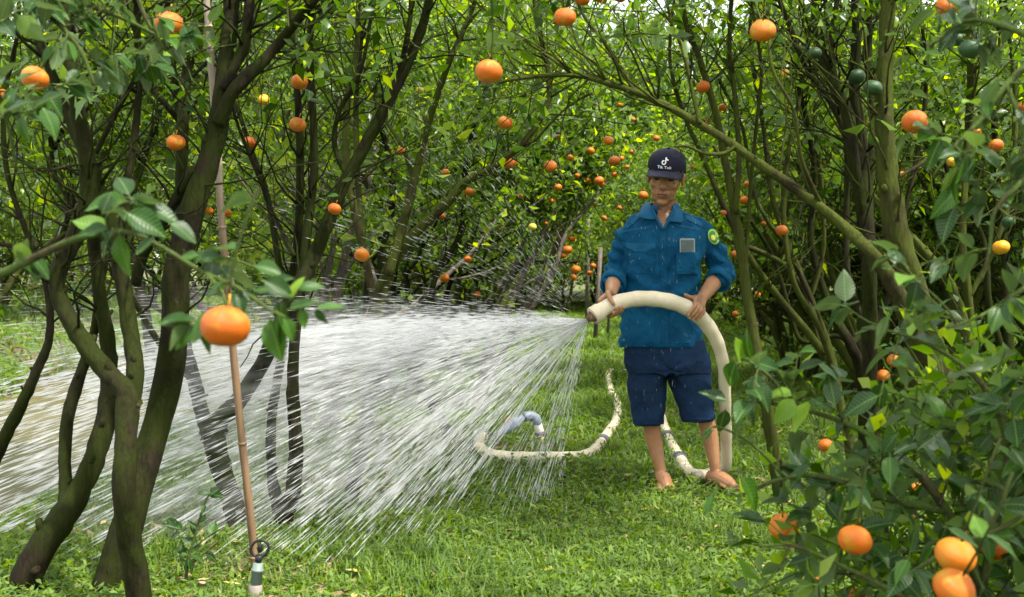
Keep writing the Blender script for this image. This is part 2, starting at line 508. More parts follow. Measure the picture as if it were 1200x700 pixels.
# ---------------------------------------------------------------- sprigs and crowns
def make_sprig(seed, nleaf=13, length=0.34):
    r = np.random.default_rng(seed)
    V, T, MI, TI = [], [], [], []
    def addv(v, t, mi, ti):
        o = sum(len(q) for q in V); V.append(np.array(v)); T.append(np.array(t) + o); MI.append(np.full(len(t), mi)); TI.append(np.full(len(v), ti))
    bend = r.standard_normal(2) * 0.10
    def ax(t): return np.array([bend[0] * t * t, bend[1] * t * t, length * t])
    ring = []
    for i, t in enumerate((0, 0.5, 1.0)):
        rr = 0.0035 * (1 - 0.65 * t)
        ring += [ax(t) + rr * np.array([math.cos(k * 2.094), math.sin(k * 2.094), 0]) for k in range(3)]
    tt = []
    for i in range(2):
        for k in range(3):
            a, b_, c, d = i * 3 + k, i * 3 + (k + 1) % 3, (i + 1) * 3 + (k + 1) % 3, (i + 1) * 3 + k
            tt += [(a, b_, c), (a, c, d)]
    addv(ring, tt, 1, 0.5)
    for i in range(nleaf):
        t = 0.12 + 0.88 * (i + r.random() * 0.6) / nleaf; t = min(t, 1)
        p = ax(t); an = i * 2.4 + r.random() * 0.8
        tilt = 0.95 - 0.55 * t + 0.25 * r.standard_normal()      # angle off the twig axis
        d = np.array([math.cos(an) * math.sin(tilt + .3), math.sin(an) * math.sin(tilt + .3), math.cos(tilt + .3)])
        d[2] -= 0.25; d /= np.linalg.norm(d)
        L = 0.062 * (0.7 + 0.55 * r.random()); W = L * (0.20 + 0.07 * r.random())
        up = np.array([0, 0, 1.0]) + 0.5 * r.standard_normal(3)
        s = np.cross(d, up); s /= np.linalg.norm(s); nrm = np.cross(s, d)
        p0 = p + d * 0.008
        v = [p0, p0 + d * L * .42 + s * W + nrm * W * .35, p0 + d * L * .98 - nrm * L * .12, p0 + d * L * .42 - s * W + nrm * W * .35, p0 + d * L * .5]
        addv(v, [(0, 4, 1), (0, 3, 4), (1, 4, 2), (4, 3, 2)], 0, 0.40 + 0.24 * r.standard_normal() + (0.15 if t > .85 else 0))
    return np.concatenate(V), np.concatenate(T), np.concatenate(MI), np.concatenate(TI)
SPRIGS = [make_sprig(s) for s in range(100, 106)]

def crown_mesh(name, pos, dirs, scales, seed=0):
    r = np.random.default_rng(seed)
    pos = np.asarray(pos, float); dirs = np.asarray(dirs, float); scales = np.asarray(scales, float)
    n = len(pos)
    d = dirs / np.linalg.norm(dirs, axis=1, keepdims=True)
    rnd = r.standard_normal((n, 3))
    a = np.cross(d, rnd); a /= np.linalg.norm(a, axis=1, keepdims=True); b_ = np.cross(d, a)
    Rm = np.stack([a, b_, d], 2)          # columns
    which = r.integers(0, len(SPRIGS), n)
    Vs, Ts, Ms, Is = [], [], [], []; off = 0
    for k, (v, t, mi, ti) in enumerate(SPRIGS):
        idx = np.where(which == k)[0]
        if not len(idx): continue
        w = np.einsum('nij,vj->nvi', Rm[idx], v) * scales[idx][:, None, None] + pos[idx][:, None, :]
        Vs.append(w.reshape(-1, 3))
        tt = t[None] + (np.arange(len(idx)) * len(v))[:, None, None] + off
        Ts.append(tt.reshape(-1, 3)); Ms.append(np.tile(mi, len(idx)))
        Is.append((np.tile(ti, (len(idx), 1)) + 0.12 * r.standard_normal((len(idx), 1))).reshape(-1))
        off += len(idx) * len(v)
    return np_mesh(name, np.concatenate(Vs), np.concatenate(Ts), False, np.clip(np.concatenate(Is), 0, 1), np.concatenate(Ms))

def grow(mb, p, d, length, r0, depth, r, tips, segs=6, droop=0.0, wig=0.16, nside=6, lim=0.0):
    """a wandering stem with side branches; collects points where leaves may sit"""
    pts = [Vector(p)]; rad = [r0]; d = Vector(d).normalized()
    for i in range(segs):
        d = (d + Vector(r.standard_normal(3)) * wig + Vector((0, 0, 0.05 - droop))).normalized()
        if lim:
            q_ = Vector((pts[-1].x, pts[-1].y, 0))
            if q_.length > lim: d = (d - q_.normalized() * 0.5 + Vector((0, 0, .15))).normalized()
        pts.append(pts[-1] + d * (length / segs)); rad.append(r0 * (1 - 0.72 * (i + 1) / segs))
    mb.tube(pts, rad, nside if depth > 1 else (5 if depth == 1 else 4), bump=0.25 if depth > 1 else 0.1, seed=r.random() * 50)
    if depth <= 1:
        for i in range(1, len(pts)):
            for q in range(2): tips.append((pts[i].lerp(pts[i - 1], r.random()), (pts[i] - pts[i - 1]).normalized()))
    if depth > 0:
        nb = {3: 4, 2: 5, 1: 4}[depth]
        for k in range(nb):
            i = int((0.3 + 0.7 * (k + r.random()) / nb) * segs); i = min(i, segs)
            t = (pts[min(i + 1, segs)] - pts[max(i - 1, 0)]).normalized()
            side = t.cross(Vector(r.standard_normal(3))).normalized()
            nd = (t * 0.75 + side * (0.6 + 0.4 * r.random())).normalized()
            grow(mb, pts[i], nd, length * (0.48 + 0.2 * r.random()), max(rad[i] * 0.62, 0.003), depth - 1, r, tips, max(3, segs - 2), droop, wig, nside, lim)

def citrus_proto(seed, stems=5, lean=0.35, height=3.0, r0=0.055, moss='bark_moss', nspr=900, dens_lo=1.25):
    r = np.random.default_rng(seed)
    tmb = MB(); tips = []
    # short shared stool, then stems leaning outwards
    for k in range(stems):
        an = 6.2832 * (k + r.random() * 0.7) / stems
        ln = lean * (0.5 + r.random())
        d = Vector((math.cos(an) * ln, math.sin(an) * ln, 1))
        grow(tmb, (math.cos(an) * 0.05, math.sin(an) * 0.05, -0.12), d, height * (0.85 + 0.3 * r.random()), r0 * (0.6 + 0.5 * r.random()), 3 if k < 3 else 2, r, tips, 9, wig=0.13, lim=1.35)
    tm = tmb.mesh('trunk')
    tm.materials.append(M[moss])
    good = [t for t in tips if t[0].z > dens_lo * (0.75 + 0.5 * r.random())]
    P0, D0, S0 = [], [], []
    # leaf masses hang in clumps: some branch ends carry many sprigs, others few
    cl = np.array([good[i][0][:] for i in r.integers(0, len(good), 55)])
    while len(P0) < nspr:
        t = good[r.integers(0, len(good))]
        p = np.array(t[0]); dist = np.min(np.linalg.norm(cl - p, axis=1))
        if r.random() > math.exp(-(dist / 0.38) ** 2) + 0.12: continue
        p = p + r.standard_normal(3) * 0.15
        if p[2] < dens_lo * 0.8 or math.hypot(p[0], p[1]) > 1.9: continue
        if p[2] > 2.7 and r.random() < 0.5 * min(1, (p[2] - 2.7) / 0.8): continue
        d = np.array(t[1]) + 0.9 * r.standard_normal(3) + np.array([0, 0, 0.25])
        P0.append(p); D0.append(d); S0.append(0.75 + 0.6 * r.random())
    cm = crown_mesh('crown', P0, D0, S0, seed)
    cm.materials.append(M['leaf']); cm.materials.append(M['twig'])
    return tm, cm

PROTOS = [citrus_proto(1, 5, 0.38, 2.4, 0.05, 'bark_moss', 1150, 1.1), citrus_proto(2, 6, 0.30, 2.6, 0.045, 'bark', 1250, 1.0),
          citrus_proto(3, 4, 0.45, 2.6, 0.055, 'bark_moss', 1050, 1.25), citrus_proto(4, 5, 0.25, 2.8, 0.05, 'bark_grey', 1250, 0.9),
          citrus_proto(5, 7, 0.33, 2.2, 0.04, 'bark_moss', 1400, 0.4)]
def plant_tree(k, x, y, rz, sc, label, group):
    root = empty('citrus_tree', (x, y, gh(x, y) - 0.03), label, 'tree', group, rz)
    root.scale = (sc, sc, sc * random.uniform(0.94, 1.1))
    for nm, me in zip(('trunk', 'crown'), PROTOS[k]):
        o = bpy.data.objects.new(nm, me); col.objects.link(o); o.parent = root
        if nm == 'crown': o['kind'] = 'stuff'
    return root

def row(u0, ys, label, group, ks, jit=0.25, sc=(0.95, 1.15)):
    ordn = ['nearest', 'second nearest', 'third nearest', 'fourth nearest', 'fifth nearest', 'sixth nearest', 'seventh nearest', 'farthest']; cnt = 0
    for i, y in enumerate(ys):
        yy = y + random.uniform(-jit, jit); x = u0 + 0.064 * yy + random.uniform(-jit, jit)
        if abs(x) > 0.46 * yy + 2.6: continue
        plant_tree(ks[i % len(ks)], x, yy, random.uniform(0, 6.28), random.uniform(*sc), ordn[min(cnt, 7)] + ' ' + label, group); cnt += 1
for x, y in [(1.0, 24.5), (3.0, 25.5), (-0.6, 25.8), (-2.4, 23), (4.8, 26.5), (2.0, 27), (0.2, 27.5), (-4.2, 25.5), (-5.8, 27), (-1.15, 21.6), (-2.0, 24.2), (-1.3, 26.5)]:
    plant_tree(4, x, y, random.uniform(0, 6.28), random.uniform(1.0, 1.25), 'citrus tree in the dense green row closing the end of the lane', 'distant citrus trees closing the lane')
row(-1.75, [7.9, 9.8, 12.2, 14.6, 17.4, 20.5, 24], 'slim citrus tree of the row along the left edge of the lane', 'left row of citrus trees by the lane', [3, 1, 0, 3, 2])
row(2.25, [8.9, 10.2, 11.6, 14.0, 16.6, 19.4, 22.5, 26], 'mossy citrus tree of the row along the right edge of the lane', 'right row of citrus trees by the lane', [0, 2, 4, 0, 1])
row(3.9, [7.4, 9.2, 10.8, 13.2, 16, 19, 23], 'citrus tree in the second row right of the lane', 'second row of citrus trees on the right', [2, 0, 4, 1, 0])
row(6.1, [10, 13.4, 17.4, 21, 25], 'citrus tree in the rows far to the right of the lane', 'far rows of citrus trees on the right', [0, 4, 1, 2])
row(8.6, [14, 18, 22, 26], 'citrus tree of the outermost row right of the lane', 'far rows of citrus trees on the right', [4, 0, 1])
row(-8.2, [8.5, 10.6, 13, 15.6, 18.4, 22], 'citrus tree on the grassy bank across the ditch', 'citrus trees on the bank across the ditch', [4, 0, 1, 2])
row(-10.3, [11.5, 14, 16.5, 19, 21.4, 25], 'citrus tree in the rows behind the far ditch bank', 'citrus trees behind the far ditch bank', [4, 4, 1])
row(-12.6, [16, 18.5, 21, 24], 'citrus tree of the outermost row beyond the ditch', 'citrus trees behind the far ditch bank', [4, 1])
row(-3.0, [13.5, 17, 21.5], 'citrus tree leaning over the ditch in the distance', 'distant citrus trees over the ditch', [3, 1, 0])
plant_tree(2, 3.3, 2.5, 1.0, 1.0, 'citrus tree added outside the right edge to shade the shrub', None)  # extra tree added out of frame to keep direct sun off the shrub
for i in range(17):
    x = -13 + 2.2 * i + random.uniform(-.5, .5); y = 29 + random.uniform(-1, 1)
    plant_tree([4, 1, 0][i % 3], x, y, random.uniform(0, 6.28), random.uniform(1.9, 2.2), 'citrus tree in the dense green row closing the end of the lane', 'distant citrus trees closing the lane')
for i in range(22):
    x = -21 + 2.4 * i + random.uniform(-.5, .5); y = 34.5 + random.uniform(-1, 1)
    if abs(x) < 17: plant_tree([4, 1][i % 2], x, y, random.uniform(0, 6.28), random.uniform(2.2, 2.5), 'citrus tree in the dense green row closing the end of the lane', 'distant citrus trees closing the lane')

# ---------------------------------------------------------------- the near trees, stem by stem
def stem_pts(tr, d0=None, n=6):
    pts = []
    for t in tr:
        if len(t) == 3: px, py, w = t; d = d0
        else: px, py, d, w = t
        pts.append((px, py, d, w))
    out = crom(pts, n)
    P3 = [P(a[0], a[1], a[2]) for a in out]
    W = [max(a[3] * 0.405 * a[2] / F, 0.0016) for a in out]
    return P3, W

def traced_tree(root_px, d, label, stems, mat, crown_n=0, crown_box=None, seed=0, zmin=1.9, group=None, fill=0.0):
    """stems: (name, width-by-width trace). The first stem starts at the root."""
    bx, by = P(root_px, 400, d).x, d
    root = empty('citrus_tree', (bx, by, gh(bx, by)), label, 'tree', group)
    r = np.random.default_rng(seed)
    allp = []
    for i, (nm, tr) in enumerate(stems):
        P3, W = stem_pts(tr, d)
        # slow sideways wander in depth so that no stem is flat
        ph = r.random() * 6
        L = 0
        for k in range(1, len(P3)):
            L += (P3[k] - P3[k - 1]).length
            P3[k] = P3[k] + (P3[k] - cam.location).normalized() * (0.07 * math.sin(L * 2.2 + ph) - 0.07 * math.sin(ph))
        if i == 0:      # set the foot in the ground
            g = gh(P3[0].x, P3[0].y)
            if P3[0].z > g - 0.05: P3.insert(0, Vector((P3[0].x, P3[0].y, g - 0.12))); W.insert(0, W[0] * 1.25)
        mb = MB()
        fat = W[0] > 0.012
        nr = 18 if fat else 8
        mb.tube(P3, W, nr, bump=0.22 if fat else 0.12, seed=r.random() * 90)
        if fat:      # knots and pruned stubs
            for q in range(1 + len(P3) // 10):
                k = r.integers(1, len(P3) - 1); rd = Vector(r.standard_normal(3)); t = (P3[k + 1] - P3[k]).normalized(); sd_ = t.cross(rd).normalized()
                e = P3[k] + sd_ * W[k] * 1.35 + t * W[k] * 0.5
                mb.tube([P3[k], P3[k] + sd_ * W[k] * .85, e, e + sd_ * .001], [W[k] * .6, W[k] * .3, W[k] * .25, W[k] * .15], 8, bump=.3, seed=q)
        # fine side twigs
        ntw = int(len(P3) * (0.33 if fat else 0.45))
        for q in range(ntw):
            k = r.integers(len(P3) // 3, len(P3)); k = min(k, len(P3) - 2)
            if P3[k].z < 0.9: continue
            ppx, ppy = proj(P3[k])
            t = (P3[k + 1] - P3[k]).normalized(); sd_ = t.cross(Vector(r.standard_normal(3))).normalized()
            p = P3[k]; dd = (t * 0.8 + sd_).normalized(); tp = [p]; tw = [min(0.006, W[k] * .5)]
            for s_ in range(6):
                dd = (dd + Vector(r.standard_normal(3)) * 0.2 + Vector((0, 0, 0.04))).normalized(); tp.append(tp[-1] + dd * r.uniform(0.05, 0.11)); tw.append(tw[-1] * 0.82)
            if any(690 < a_[0] < 875 and 150 < a_[1] < 430 for a_ in map(proj, tp)): continue
            mb.tube(tp, tw, 4)
            allp += [(Vector(v), dd.copy()) for v in tp[3:]]
        mb.build(nm, mat, root)
        # continue above the picture
        if P3[-1].z > 1.85 and P(0, 0, d).z < P3[-1].z + 0.12:
            gm = MB(); tips = []
            t = (P3[-1] - P3[-2]).normalized()
            grow(gm, P3[-1] - t * 0.02, t + Vector((0, 0, .3)), 1.5, W[-1], 2, r, tips, 7)
            gm.build('limb', mat, root)
            allp += tips
        allp += [(v, Vector((0, 0, 1))) for v in P3 if v.z > zmin]
    good = [a for a in allp if a[0].z > zmin]
    if crown_n and good:
        P0, D0, S0 = [], [], []
        for k in range(int(crown_n * 0.6)):
            a = good[r.integers(0, len(good))]
            P0.append(np.array(a[0]) + r.standard_normal(3) * 0.07); D0.append(np.array(a[1]) + 0.8 * r.standard_normal(3)); S0.append(0.8 + 0.5 * r.random())
        cm = crown_mesh('crown', P0, D0, S0, seed + 5)
        cm.materials.append(M['leaf']); cm.materials.append(M['twig'])
        o = link('crown', cm, None, root); o['kind'] = 'stuff'
    return root

TRUNK, LIMB = 'trunk', 'limb'
traced_tree(125, 4.0, 'large dark citrus tree with a thick trunk sweeping up right, beside the bamboo pole', [
    (TRUNK, [(112, 790, 3.9, 56), (128, 690, 4.0, 48), (150, 610, 4, 44), (178, 520, 4.02, 42), (198, 440, 4.05, 42), (205, 370, 4.05, 40), (208, 310, 4.05, 38), (228, 240, 4.05, 36), (250, 170, 4.05, 32), (262, 110, 4.05, 28), (268, 50, 4.05, 25), (272, -10, 4.05, 23), (280, -120, 4.0, 18)]),
    (LIMB, [(256, 145, 4.03, 20), (270, 112, 4.0, 20), (287, 92, 3.98, 20), (312, 68, 3.96, 17), (345, 28, 3.92, 14), (375, -8, 3.9, 12), (430, -80, 3.9, 9)]),
    (LIMB, [(262, 105, 4.03, 14), (274, 80, 4.06, 16), (287, 50, 4.1, 15), (293, 0, 4.15, 14), (300, -60, 4.2, 12)]),
    (LIMB, [(158, 335, 4.2, 16), (168, 300, 4.2, 15), (188, 268, 4.15, 14), (205, 235, 4.1, 14), (228, 198, 4.05, 14)]),
    (LIMB, [(345, 28, 3.92, 5), (362, 30, 3.9, 5), (385, 12, 3.9, 4), (405, -8, 3.9, 3)]),
], M['bark'], 160, seed=21, zmin=1.8)
traced_tree(165, 3.85, 'dark forked citrus tree at the lower left, forking at a knot into two upright stems', [
    (TRUNK, [(170, 790, 3.85, 40), (162, 690, 3.85, 36), (150, 620, 3.85, 33), (146, 550, 3.86, 33), (150, 480, 3.88, 31), (146, 458, 3.88, 30), (118, 428, 3.9, 28), (92, 392, 3.92, 26), (70, 350, 3.95, 24), (67, 322, 3.95, 24), (85, 282, 3.95, 25), (102, 238, 3.95, 26), (103, 195, 3.95, 24), (93, 140, 3.95, 22), (84, 90, 3.95, 20), (80, 30, 3.95, 19), (76, -30, 3.95, 17)]),
    (LIMB, [(152, 490, 3.87, 26), (158, 435, 3.9, 25), (153, 390, 3.95, 24), (146, 345, 3.98, 23), (138, 300, 4.0, 22), (128, 262, 4.0, 24), (112, 215, 3.98, 22), (104, 190, 3.96, 20)]),
    (LIMB, [(140, 300, 4.0, 13), (146, 235, 4.05, 11), (157, 165, 4.1, 11), (163, 100, 4.1, 10), (161, 40, 4.1, 10), (160, -20, 4.1, 9)]),
    (LIMB, [(104, 200, 3.95, 12), (70, 110, 4.0, 13), (48, 55, 4.0, 13), (30, 0, 4.0, 12), (20, -40, 4.0, 10)]),
    (LIMB, [(112, 180, 4.1, 8), (138, 128, 4.1, 8), (155, 98, 4.1, 7), (160, 84, 4.1, 6)]),
    (LIMB, [(68, 330, 3.95, 9), (40, 300, 4.1, 8), (20, 290, 4.2, 7), (-30, 282, 4.3, 6)]),
], M['bark'], 200, seed=22, zmin=1.75)
traced_tree(20, 4.05, 'dark citrus tree in the bottom left corner with a swollen foot leaning right', [
    (TRUNK, [(12, 770, 4.05, 52), (28, 690, 4.05, 46), (48, 645, 4.05, 44), (66, 617, 4.06, 42), (92, 578, 4.1, 34), (116, 522, 4.12, 30), (128, 460, 4.15, 27), (126, 400, 4.18, 23), (116, 340, 4.2, 19), (110, 285, 4.2, 18), (107, 235, 4.15, 17)]),
    (LIMB, [(70, 620, 4.05, 24), (77, 580, 4.1, 20), (76, 540, 4.12, 19), (80, 485, 4.15, 19), (96, 435, 4.2, 17), (110, 390, 4.25, 13), (116, 345, 4.25, 11), (125, 300, 4.3, 9)]),
], M['bark'], 40, seed=23, zmin=1.9)
traced_tree(-45, 4.4, 'thin curved citrus stem at the left edge above the ditch', [
    (TRUNK, [(-62, 670, 4.4, 24), (-30, 590, 4.4, 22), (-2, 528, 4.4, 20), (25, 475, 4.4, 17), (45, 430, 4.4, 14), (57, 400, 4.4, 12), (58, 360, 4.4, 10), (50, 320, 4.4, 9), (30, 270, 4.4, 8), (8, 200, 4.4, 8), (5, 120, 4.4, 7), (20, 40, 4.4, 6), (22, -20, 4.4, 5)]),
    (LIMB, [(-70, 340, 4.5, 8), (0, 322, 4.5, 8), (40, 300, 4.5, 9), (75, 275, 4.5, 8), (110, 250, 4.5, 7), (118, 190, 4.5, 6)]),
], M['bark'], 60, seed=24, zmin=1.8)
traced_tree(282, 4.95, 'greyish citrus tree wrapped in spray behind the bamboo pole, its limb leaning far right', [
    (TRUNK, [(283, 634, 4.95, 40), (276, 600, 4.95, 32), (263, 560, 4.95, 30), (252, 520, 4.96, 32), (256, 495, 4.97, 28), (275, 475, 4.98, 26), (301, 437, 5.0, 22), (325, 390, 5.0, 22), (345, 345, 5.02, 22), (365, 308, 5.05, 21), (385, 260, 5.05, 20), (407, 208, 5.05, 18), (432, 163, 5.05, 18), (466, 98, 5.05, 16), (490, 45, 5.05, 14), (503, 0, 5.05, 12), (515, -60, 5.05, 10)]),
    (LIMB, [(252, 520, 4.95, 26), (240, 495, 4.95, 22), (226, 440, 5.0, 19), (216, 395, 5.02, 18), (214, 340, 5.05, 17), (213, 270, 5.05, 17), (213, 200, 5.05, 18), (214, 140, 5.05, 17), (220, 80, 5.05, 14), (236, 30, 5.05, 10), (250, -20, 5.05, 9)]),
    (LIMB, [(226, 445, 5.0, 11), (205, 425, 4.95, 10), (180, 392, 4.92, 9), (155, 350, 4.9, 8), (130, 320, 4.9, 7)]),
    (LIMB, [(213, 150, 5.05, 12), (206, 110, 5.1, 12), (200, 60, 5.1, 11), (196, 0, 5.1, 10), (194, -40, 5.1, 8)]),
    (LIMB, [(212, 145, 5.05, 9), (190, 118, 5.0, 8), (165, 92, 5.0, 7), (130, 62, 5.0, 6), (95, 25, 5.0, 5)]),
    (LIMB, [(407, 208, 5.05, 8), (392, 170, 5.1, 8), (398, 130, 5.1, 7), (420, 90, 5.1, 6), (432, 40, 5.1, 5), (438, -20, 5.1, 5)]),
    (LIMB, [(466, 98, 5.05, 9), (478, 40, 5.0, 8), (482, 0, 5.0, 7), (480, -40, 5.0, 6)]),
], M['bark'], 150, seed=25, zmin=1.85)
traced_tree(328, 5.0, 'double stemmed slim citrus tree in the spray, right of the bamboo pole', [
    (TRUNK, [(327, 634, 5.0, 30), (332, 610, 5.0, 27), (343, 575, 5.0, 23), (347, 520, 5.0, 20), (343, 460, 5.0, 18), (345, 400, 5.0, 16), (352, 340, 5.0, 16), (360, 270, 5.0, 14), (368, 200, 5.0, 12), (366, 120, 5.0, 11), (363, 60, 5.0, 10), (368, -20, 5.0, 9)]),
    (LIMB, [(328, 600, 5.0, 22), (319, 560, 5.02, 15), (318, 500, 5.05, 14), (324, 450, 5.1, 13), (333, 400, 5.1, 12), (341, 330, 5.1, 12), (349, 280, 5.1, 12), (352, 200, 5.1, 12), (349, 120, 5.1, 10), (344, 60, 5.1, 9), (338, -20, 5.1, 8)]),
    (LIMB, [(345, 300, 5.0, 7), (320, 250, 5.2, 6), (300, 200, 5.2, 6), (280, 150, 5.2, 5), (265, 100, 5.2, 4)]),
    (LIMB, [(330, 330, 5.2, 9), (312, 225, 5.3, 8), (296, 180, 5.3, 7), (275, 120, 5.3, 6), (250, 60, 5.3, 5)]),
], M['bark'], 90, seed=26, zmin=1.85)
traced_tree(412, 5.7, 'mossy citrus tree in the spray whose long bright limb curves up to the right', [
    (TRUNK, [(410, 588, 5.7, 22), (420, 540, 5.7, 20), (432, 480, 5.7, 20), (435, 420, 5.7, 22), (441, 365, 5.7, 24), (455, 320, 5.7, 20), (478, 282, 5.7, 16), (520, 242, 5.7, 14), (545, 214, 5.7, 13), (570, 200, 5.7, 12), (592, 185, 5.7, 11), (613, 167, 5.7, 10), (633, 140, 5.7, 9), (644, 110, 5.7, 8), (640, 70, 5.7, 7), (628, 20, 5.7, 6), (625, -20, 5.7, 5)]),
    (LIMB, [(455, 322, 5.7, 15), (470, 270, 5.75, 14), (486, 210, 5.8, 12), (500, 150, 5.8, 11), (517, 98, 5.8, 9), (532, 60, 5.8, 8), (548, 25, 5.8, 7), (560, -10, 5.8, 6)]),
    (LIMB, [(440, 360, 5.7, 13), (425, 290, 5.75, 11), (414, 240, 5.8, 12), (406, 190, 5.8, 11), (407, 120, 5.8, 10), (418, 60, 5.8, 8), (420, -10, 5.8, 7)]),
    (LIMB, [(428, 300, 5.8, 8), (422, 250, 5.9, 9), (418, 180, 5.9, 9), (418, 100, 5.9, 8), (425, 30, 5.9, 7)]),
    (LIMB, [(592, 185, 5.7, 5), (625, 165, 5.7, 4), (660, 130, 5.7, 3), (690, 110, 5.7, 3)]),
    (LIMB, [(486, 215, 5.8, 7), (470, 170, 5.9, 6), (445, 130, 6.0, 5), (430, 90, 6.0, 4)]),
], M['bark_moss'], 210, seed=27, zmin=1.75)
traced_tree(536, 7.25, 'short leaning trunk veiled by the white spray, left of the coiled hose', [
    (TRUNK, [(537, 528, 7.25, 16), (515, 490, 7.25, 15), (492, 450, 7.25, 14), (472, 410, 7.25, 13), (455, 360, 7.25, 11), (448, 300, 7.3, 10), (460, 240, 7.3, 9), (455, 180, 7.3, 8), (440, 120, 7.3, 7), (445, 40, 7.3, 6)]),
    (LIMB, [(480, 425, 7.25, 9), (500, 370, 7.3, 9), (512, 320, 7.3, 8), (540, 270, 7.4, 7), (545, 200, 7.4, 7), (560, 130, 7.4, 6), (590, 60, 7.4, 5)]),
], M['bark'], 420, seed=28, zmin=1.45)
traced_tree(556, 9.0, 'clump of pale grey stems leaning right just beyond the water jet', [
    (TRUNK, [(556, 482, 9.0, 15), (580, 400, 9.0, 12), (603, 345, 9.0, 10), (626, 295, 9.0, 9), (646, 255, 9.0, 8), (663, 220, 9.0, 7), (690, 170, 9.0, 5), (700, 120, 9.0, 4)]),
    (LIMB, [(562, 470, 9.0, 10), (600, 390, 9.1, 9), (630, 332, 9.1, 8), (655, 282, 9.1, 8), (668, 240, 9.1, 6), (676, 195, 9.1, 5), (670, 140, 9.1, 4)]),
    (LIMB, [(570, 440, 9.0, 8), (618, 370, 8.9, 8), (648, 318, 8.9, 7), (662, 278, 8.9, 6), (690, 240, 8.9, 5), (720, 205, 8.9, 4)]),
    (LIMB, [(560, 470, 9.0, 8), (575, 380, 9.2, 7), (600, 320, 9.2, 6), (622, 250, 9.2, 5), (625, 180, 9.2, 4)]),
], M['bark_grey'], 750, seed=29, zmin=1.55)
# right side
traced_tree(1150, 4.3, 'thick mossy citrus tree leaning left on the right, its long limb arching over the man', [
    (TRUNK, [(1160, 715, 4.3, 58), (1140, 600, 4.3, 52), (1110, 480, 4.3, 50), (1086, 402, 4.3, 46), (1066, 330, 4.3, 40), (1050, 270, 4.3, 36), (1040, 200, 4.3, 30), (1036, 130, 4.3, 26), (1038, 60, 4.3, 22), (1041, 0, 4.3, 20), (1046, -80, 4.3, 17)]),
    (LIMB, [(1092, 440, 4.28, 34), (1072, 395, 4.25, 32), (1052, 345, 4.25, 26), (1025, 302, 4.27, 20), (1000, 276, 4.3, 17), (965, 246, 4.3, 15), (925, 216, 4.3, 14), (885, 189, 4.3, 13), (855, 167, 4.32, 12), (820, 146, 4.35, 12), (790, 129, 4.35, 11), (750, 110, 4.35, 10), (710, 97, 4.35, 9), (670, 88, 4.38, 7), (615, 91, 4.4, 6), (585, 97, 4.4, 4)]),
    (LIMB, [(742, 106, 4.35, 6), (725, 75, 4.4, 6), (702, 42, 4.4, 5), (682, 15, 4.45, 5), (670, -20, 4.5, 4)]),
    (LIMB, [(672, 88, 4.38, 5), (642, 66, 4.4, 4), (612, 45, 4.45, 4), (590, 25, 4.5, 3), (560, 8, 4.5, 3)]),
    (LIMB, [(862, 172, 4.32, 7), (848, 180, 4.3, 6), (826, 180, 4.25, 5), (806, 172, 4.2, 4), (790, 172, 4.2, 3)]),
    (LIMB, [(820, 145, 4.35, 7), (812, 110, 4.4, 6), (800, 60, 4.4, 5), (785, 20, 4.4, 4), (780, -20, 4.4, 4)]),
    (LIMB, [(965, 246, 4.3, 7), (940, 190, 4.2, 6), (930, 130, 4.2, 5), (905, 80, 4.2, 5), (900, 20, 4.2, 4)]),
], M['bark_moss'], 180, seed=31, zmin=1.85)
traced_tree(1030, 4.6, 'slender dark upright citrus tree with twisting stems at the right', [
    (TRUNK, [(1034, 668, 4.6, 26), (1024, 540, 4.6, 24), (1020, 470, 4.6, 22), (1019, 400, 4.6, 22), (1018, 330, 4.6, 21), (1016, 260, 4.6, 21), (1011, 200, 4.6, 20), (1007, 150, 4.6, 18), (1001, 100, 4.6, 16), (1004, 40, 4.6, 14), (1001, -30, 4.6, 13)]),
    (LIMB, [(1020, 330, 4.6, 14), (1012, 262, 4.55, 16), (1001, 190, 4.5, 18), (992, 130, 4.5, 17), (968, 82, 4.5, 14), (957, 30, 4.5, 13), (954, -30, 4.5, 12)]),
    (LIMB, [(992, 130, 4.5, 10), (978, 90, 4.5, 9), (975, 40, 4.5, 8), (985, -20, 4.5, 7)]),
    (LIMB, [(1016, 240, 4.6, 12), (1024, 150, 4.65, 13), (1019, 90, 4.65, 13), (1017, 40, 4.65, 12), (1020, -30, 4.7, 10)]),
    (LIMB, [(1019, 390, 4.6, 8), (995, 330, 4.7, 8), (992, 250, 4.8, 9), (992, 170, 4.8, 9), (976, 125, 4.8, 9), (945, 80, 4.8, 8), (925, 30, 4.8, 8), (905, -20, 4.8, 7)]),
], M['bark'], 150, seed=32, zmin=1.85)
traced_tree(915, 5.5, 'thin mossy citrus tree standing directly right of the man', [
    (TRUNK, [(917, 598, 5.5, 21), (908, 540, 5.5, 18), (899, 480, 5.5, 17), (890, 430, 5.5, 16), (876, 350, 5.5, 15), (868, 290, 5.5, 14), (858, 230, 5.5, 12), (850, 190, 5.5, 11), (838, 130, 5.5, 10), (820, 70, 5.5, 9), (802, 20, 5.5, 8), (795, -30, 5.5, 7)]),
    (LIMB, [(862, 250, 5.5, 8), (866, 190, 5.5, 8), (862, 120, 5.5, 8), (855, 60, 5.5, 7), (858, -20, 5.5, 6)]),
    (LIMB, [(873, 330, 5.5, 6), (878, 240, 5.6, 6), (886, 150, 5.6, 5), (892, 80, 5.6, 5), (880, 0, 5.6, 4)]),
], M['bark_moss'], 150, seed=33, zmin=1.8)
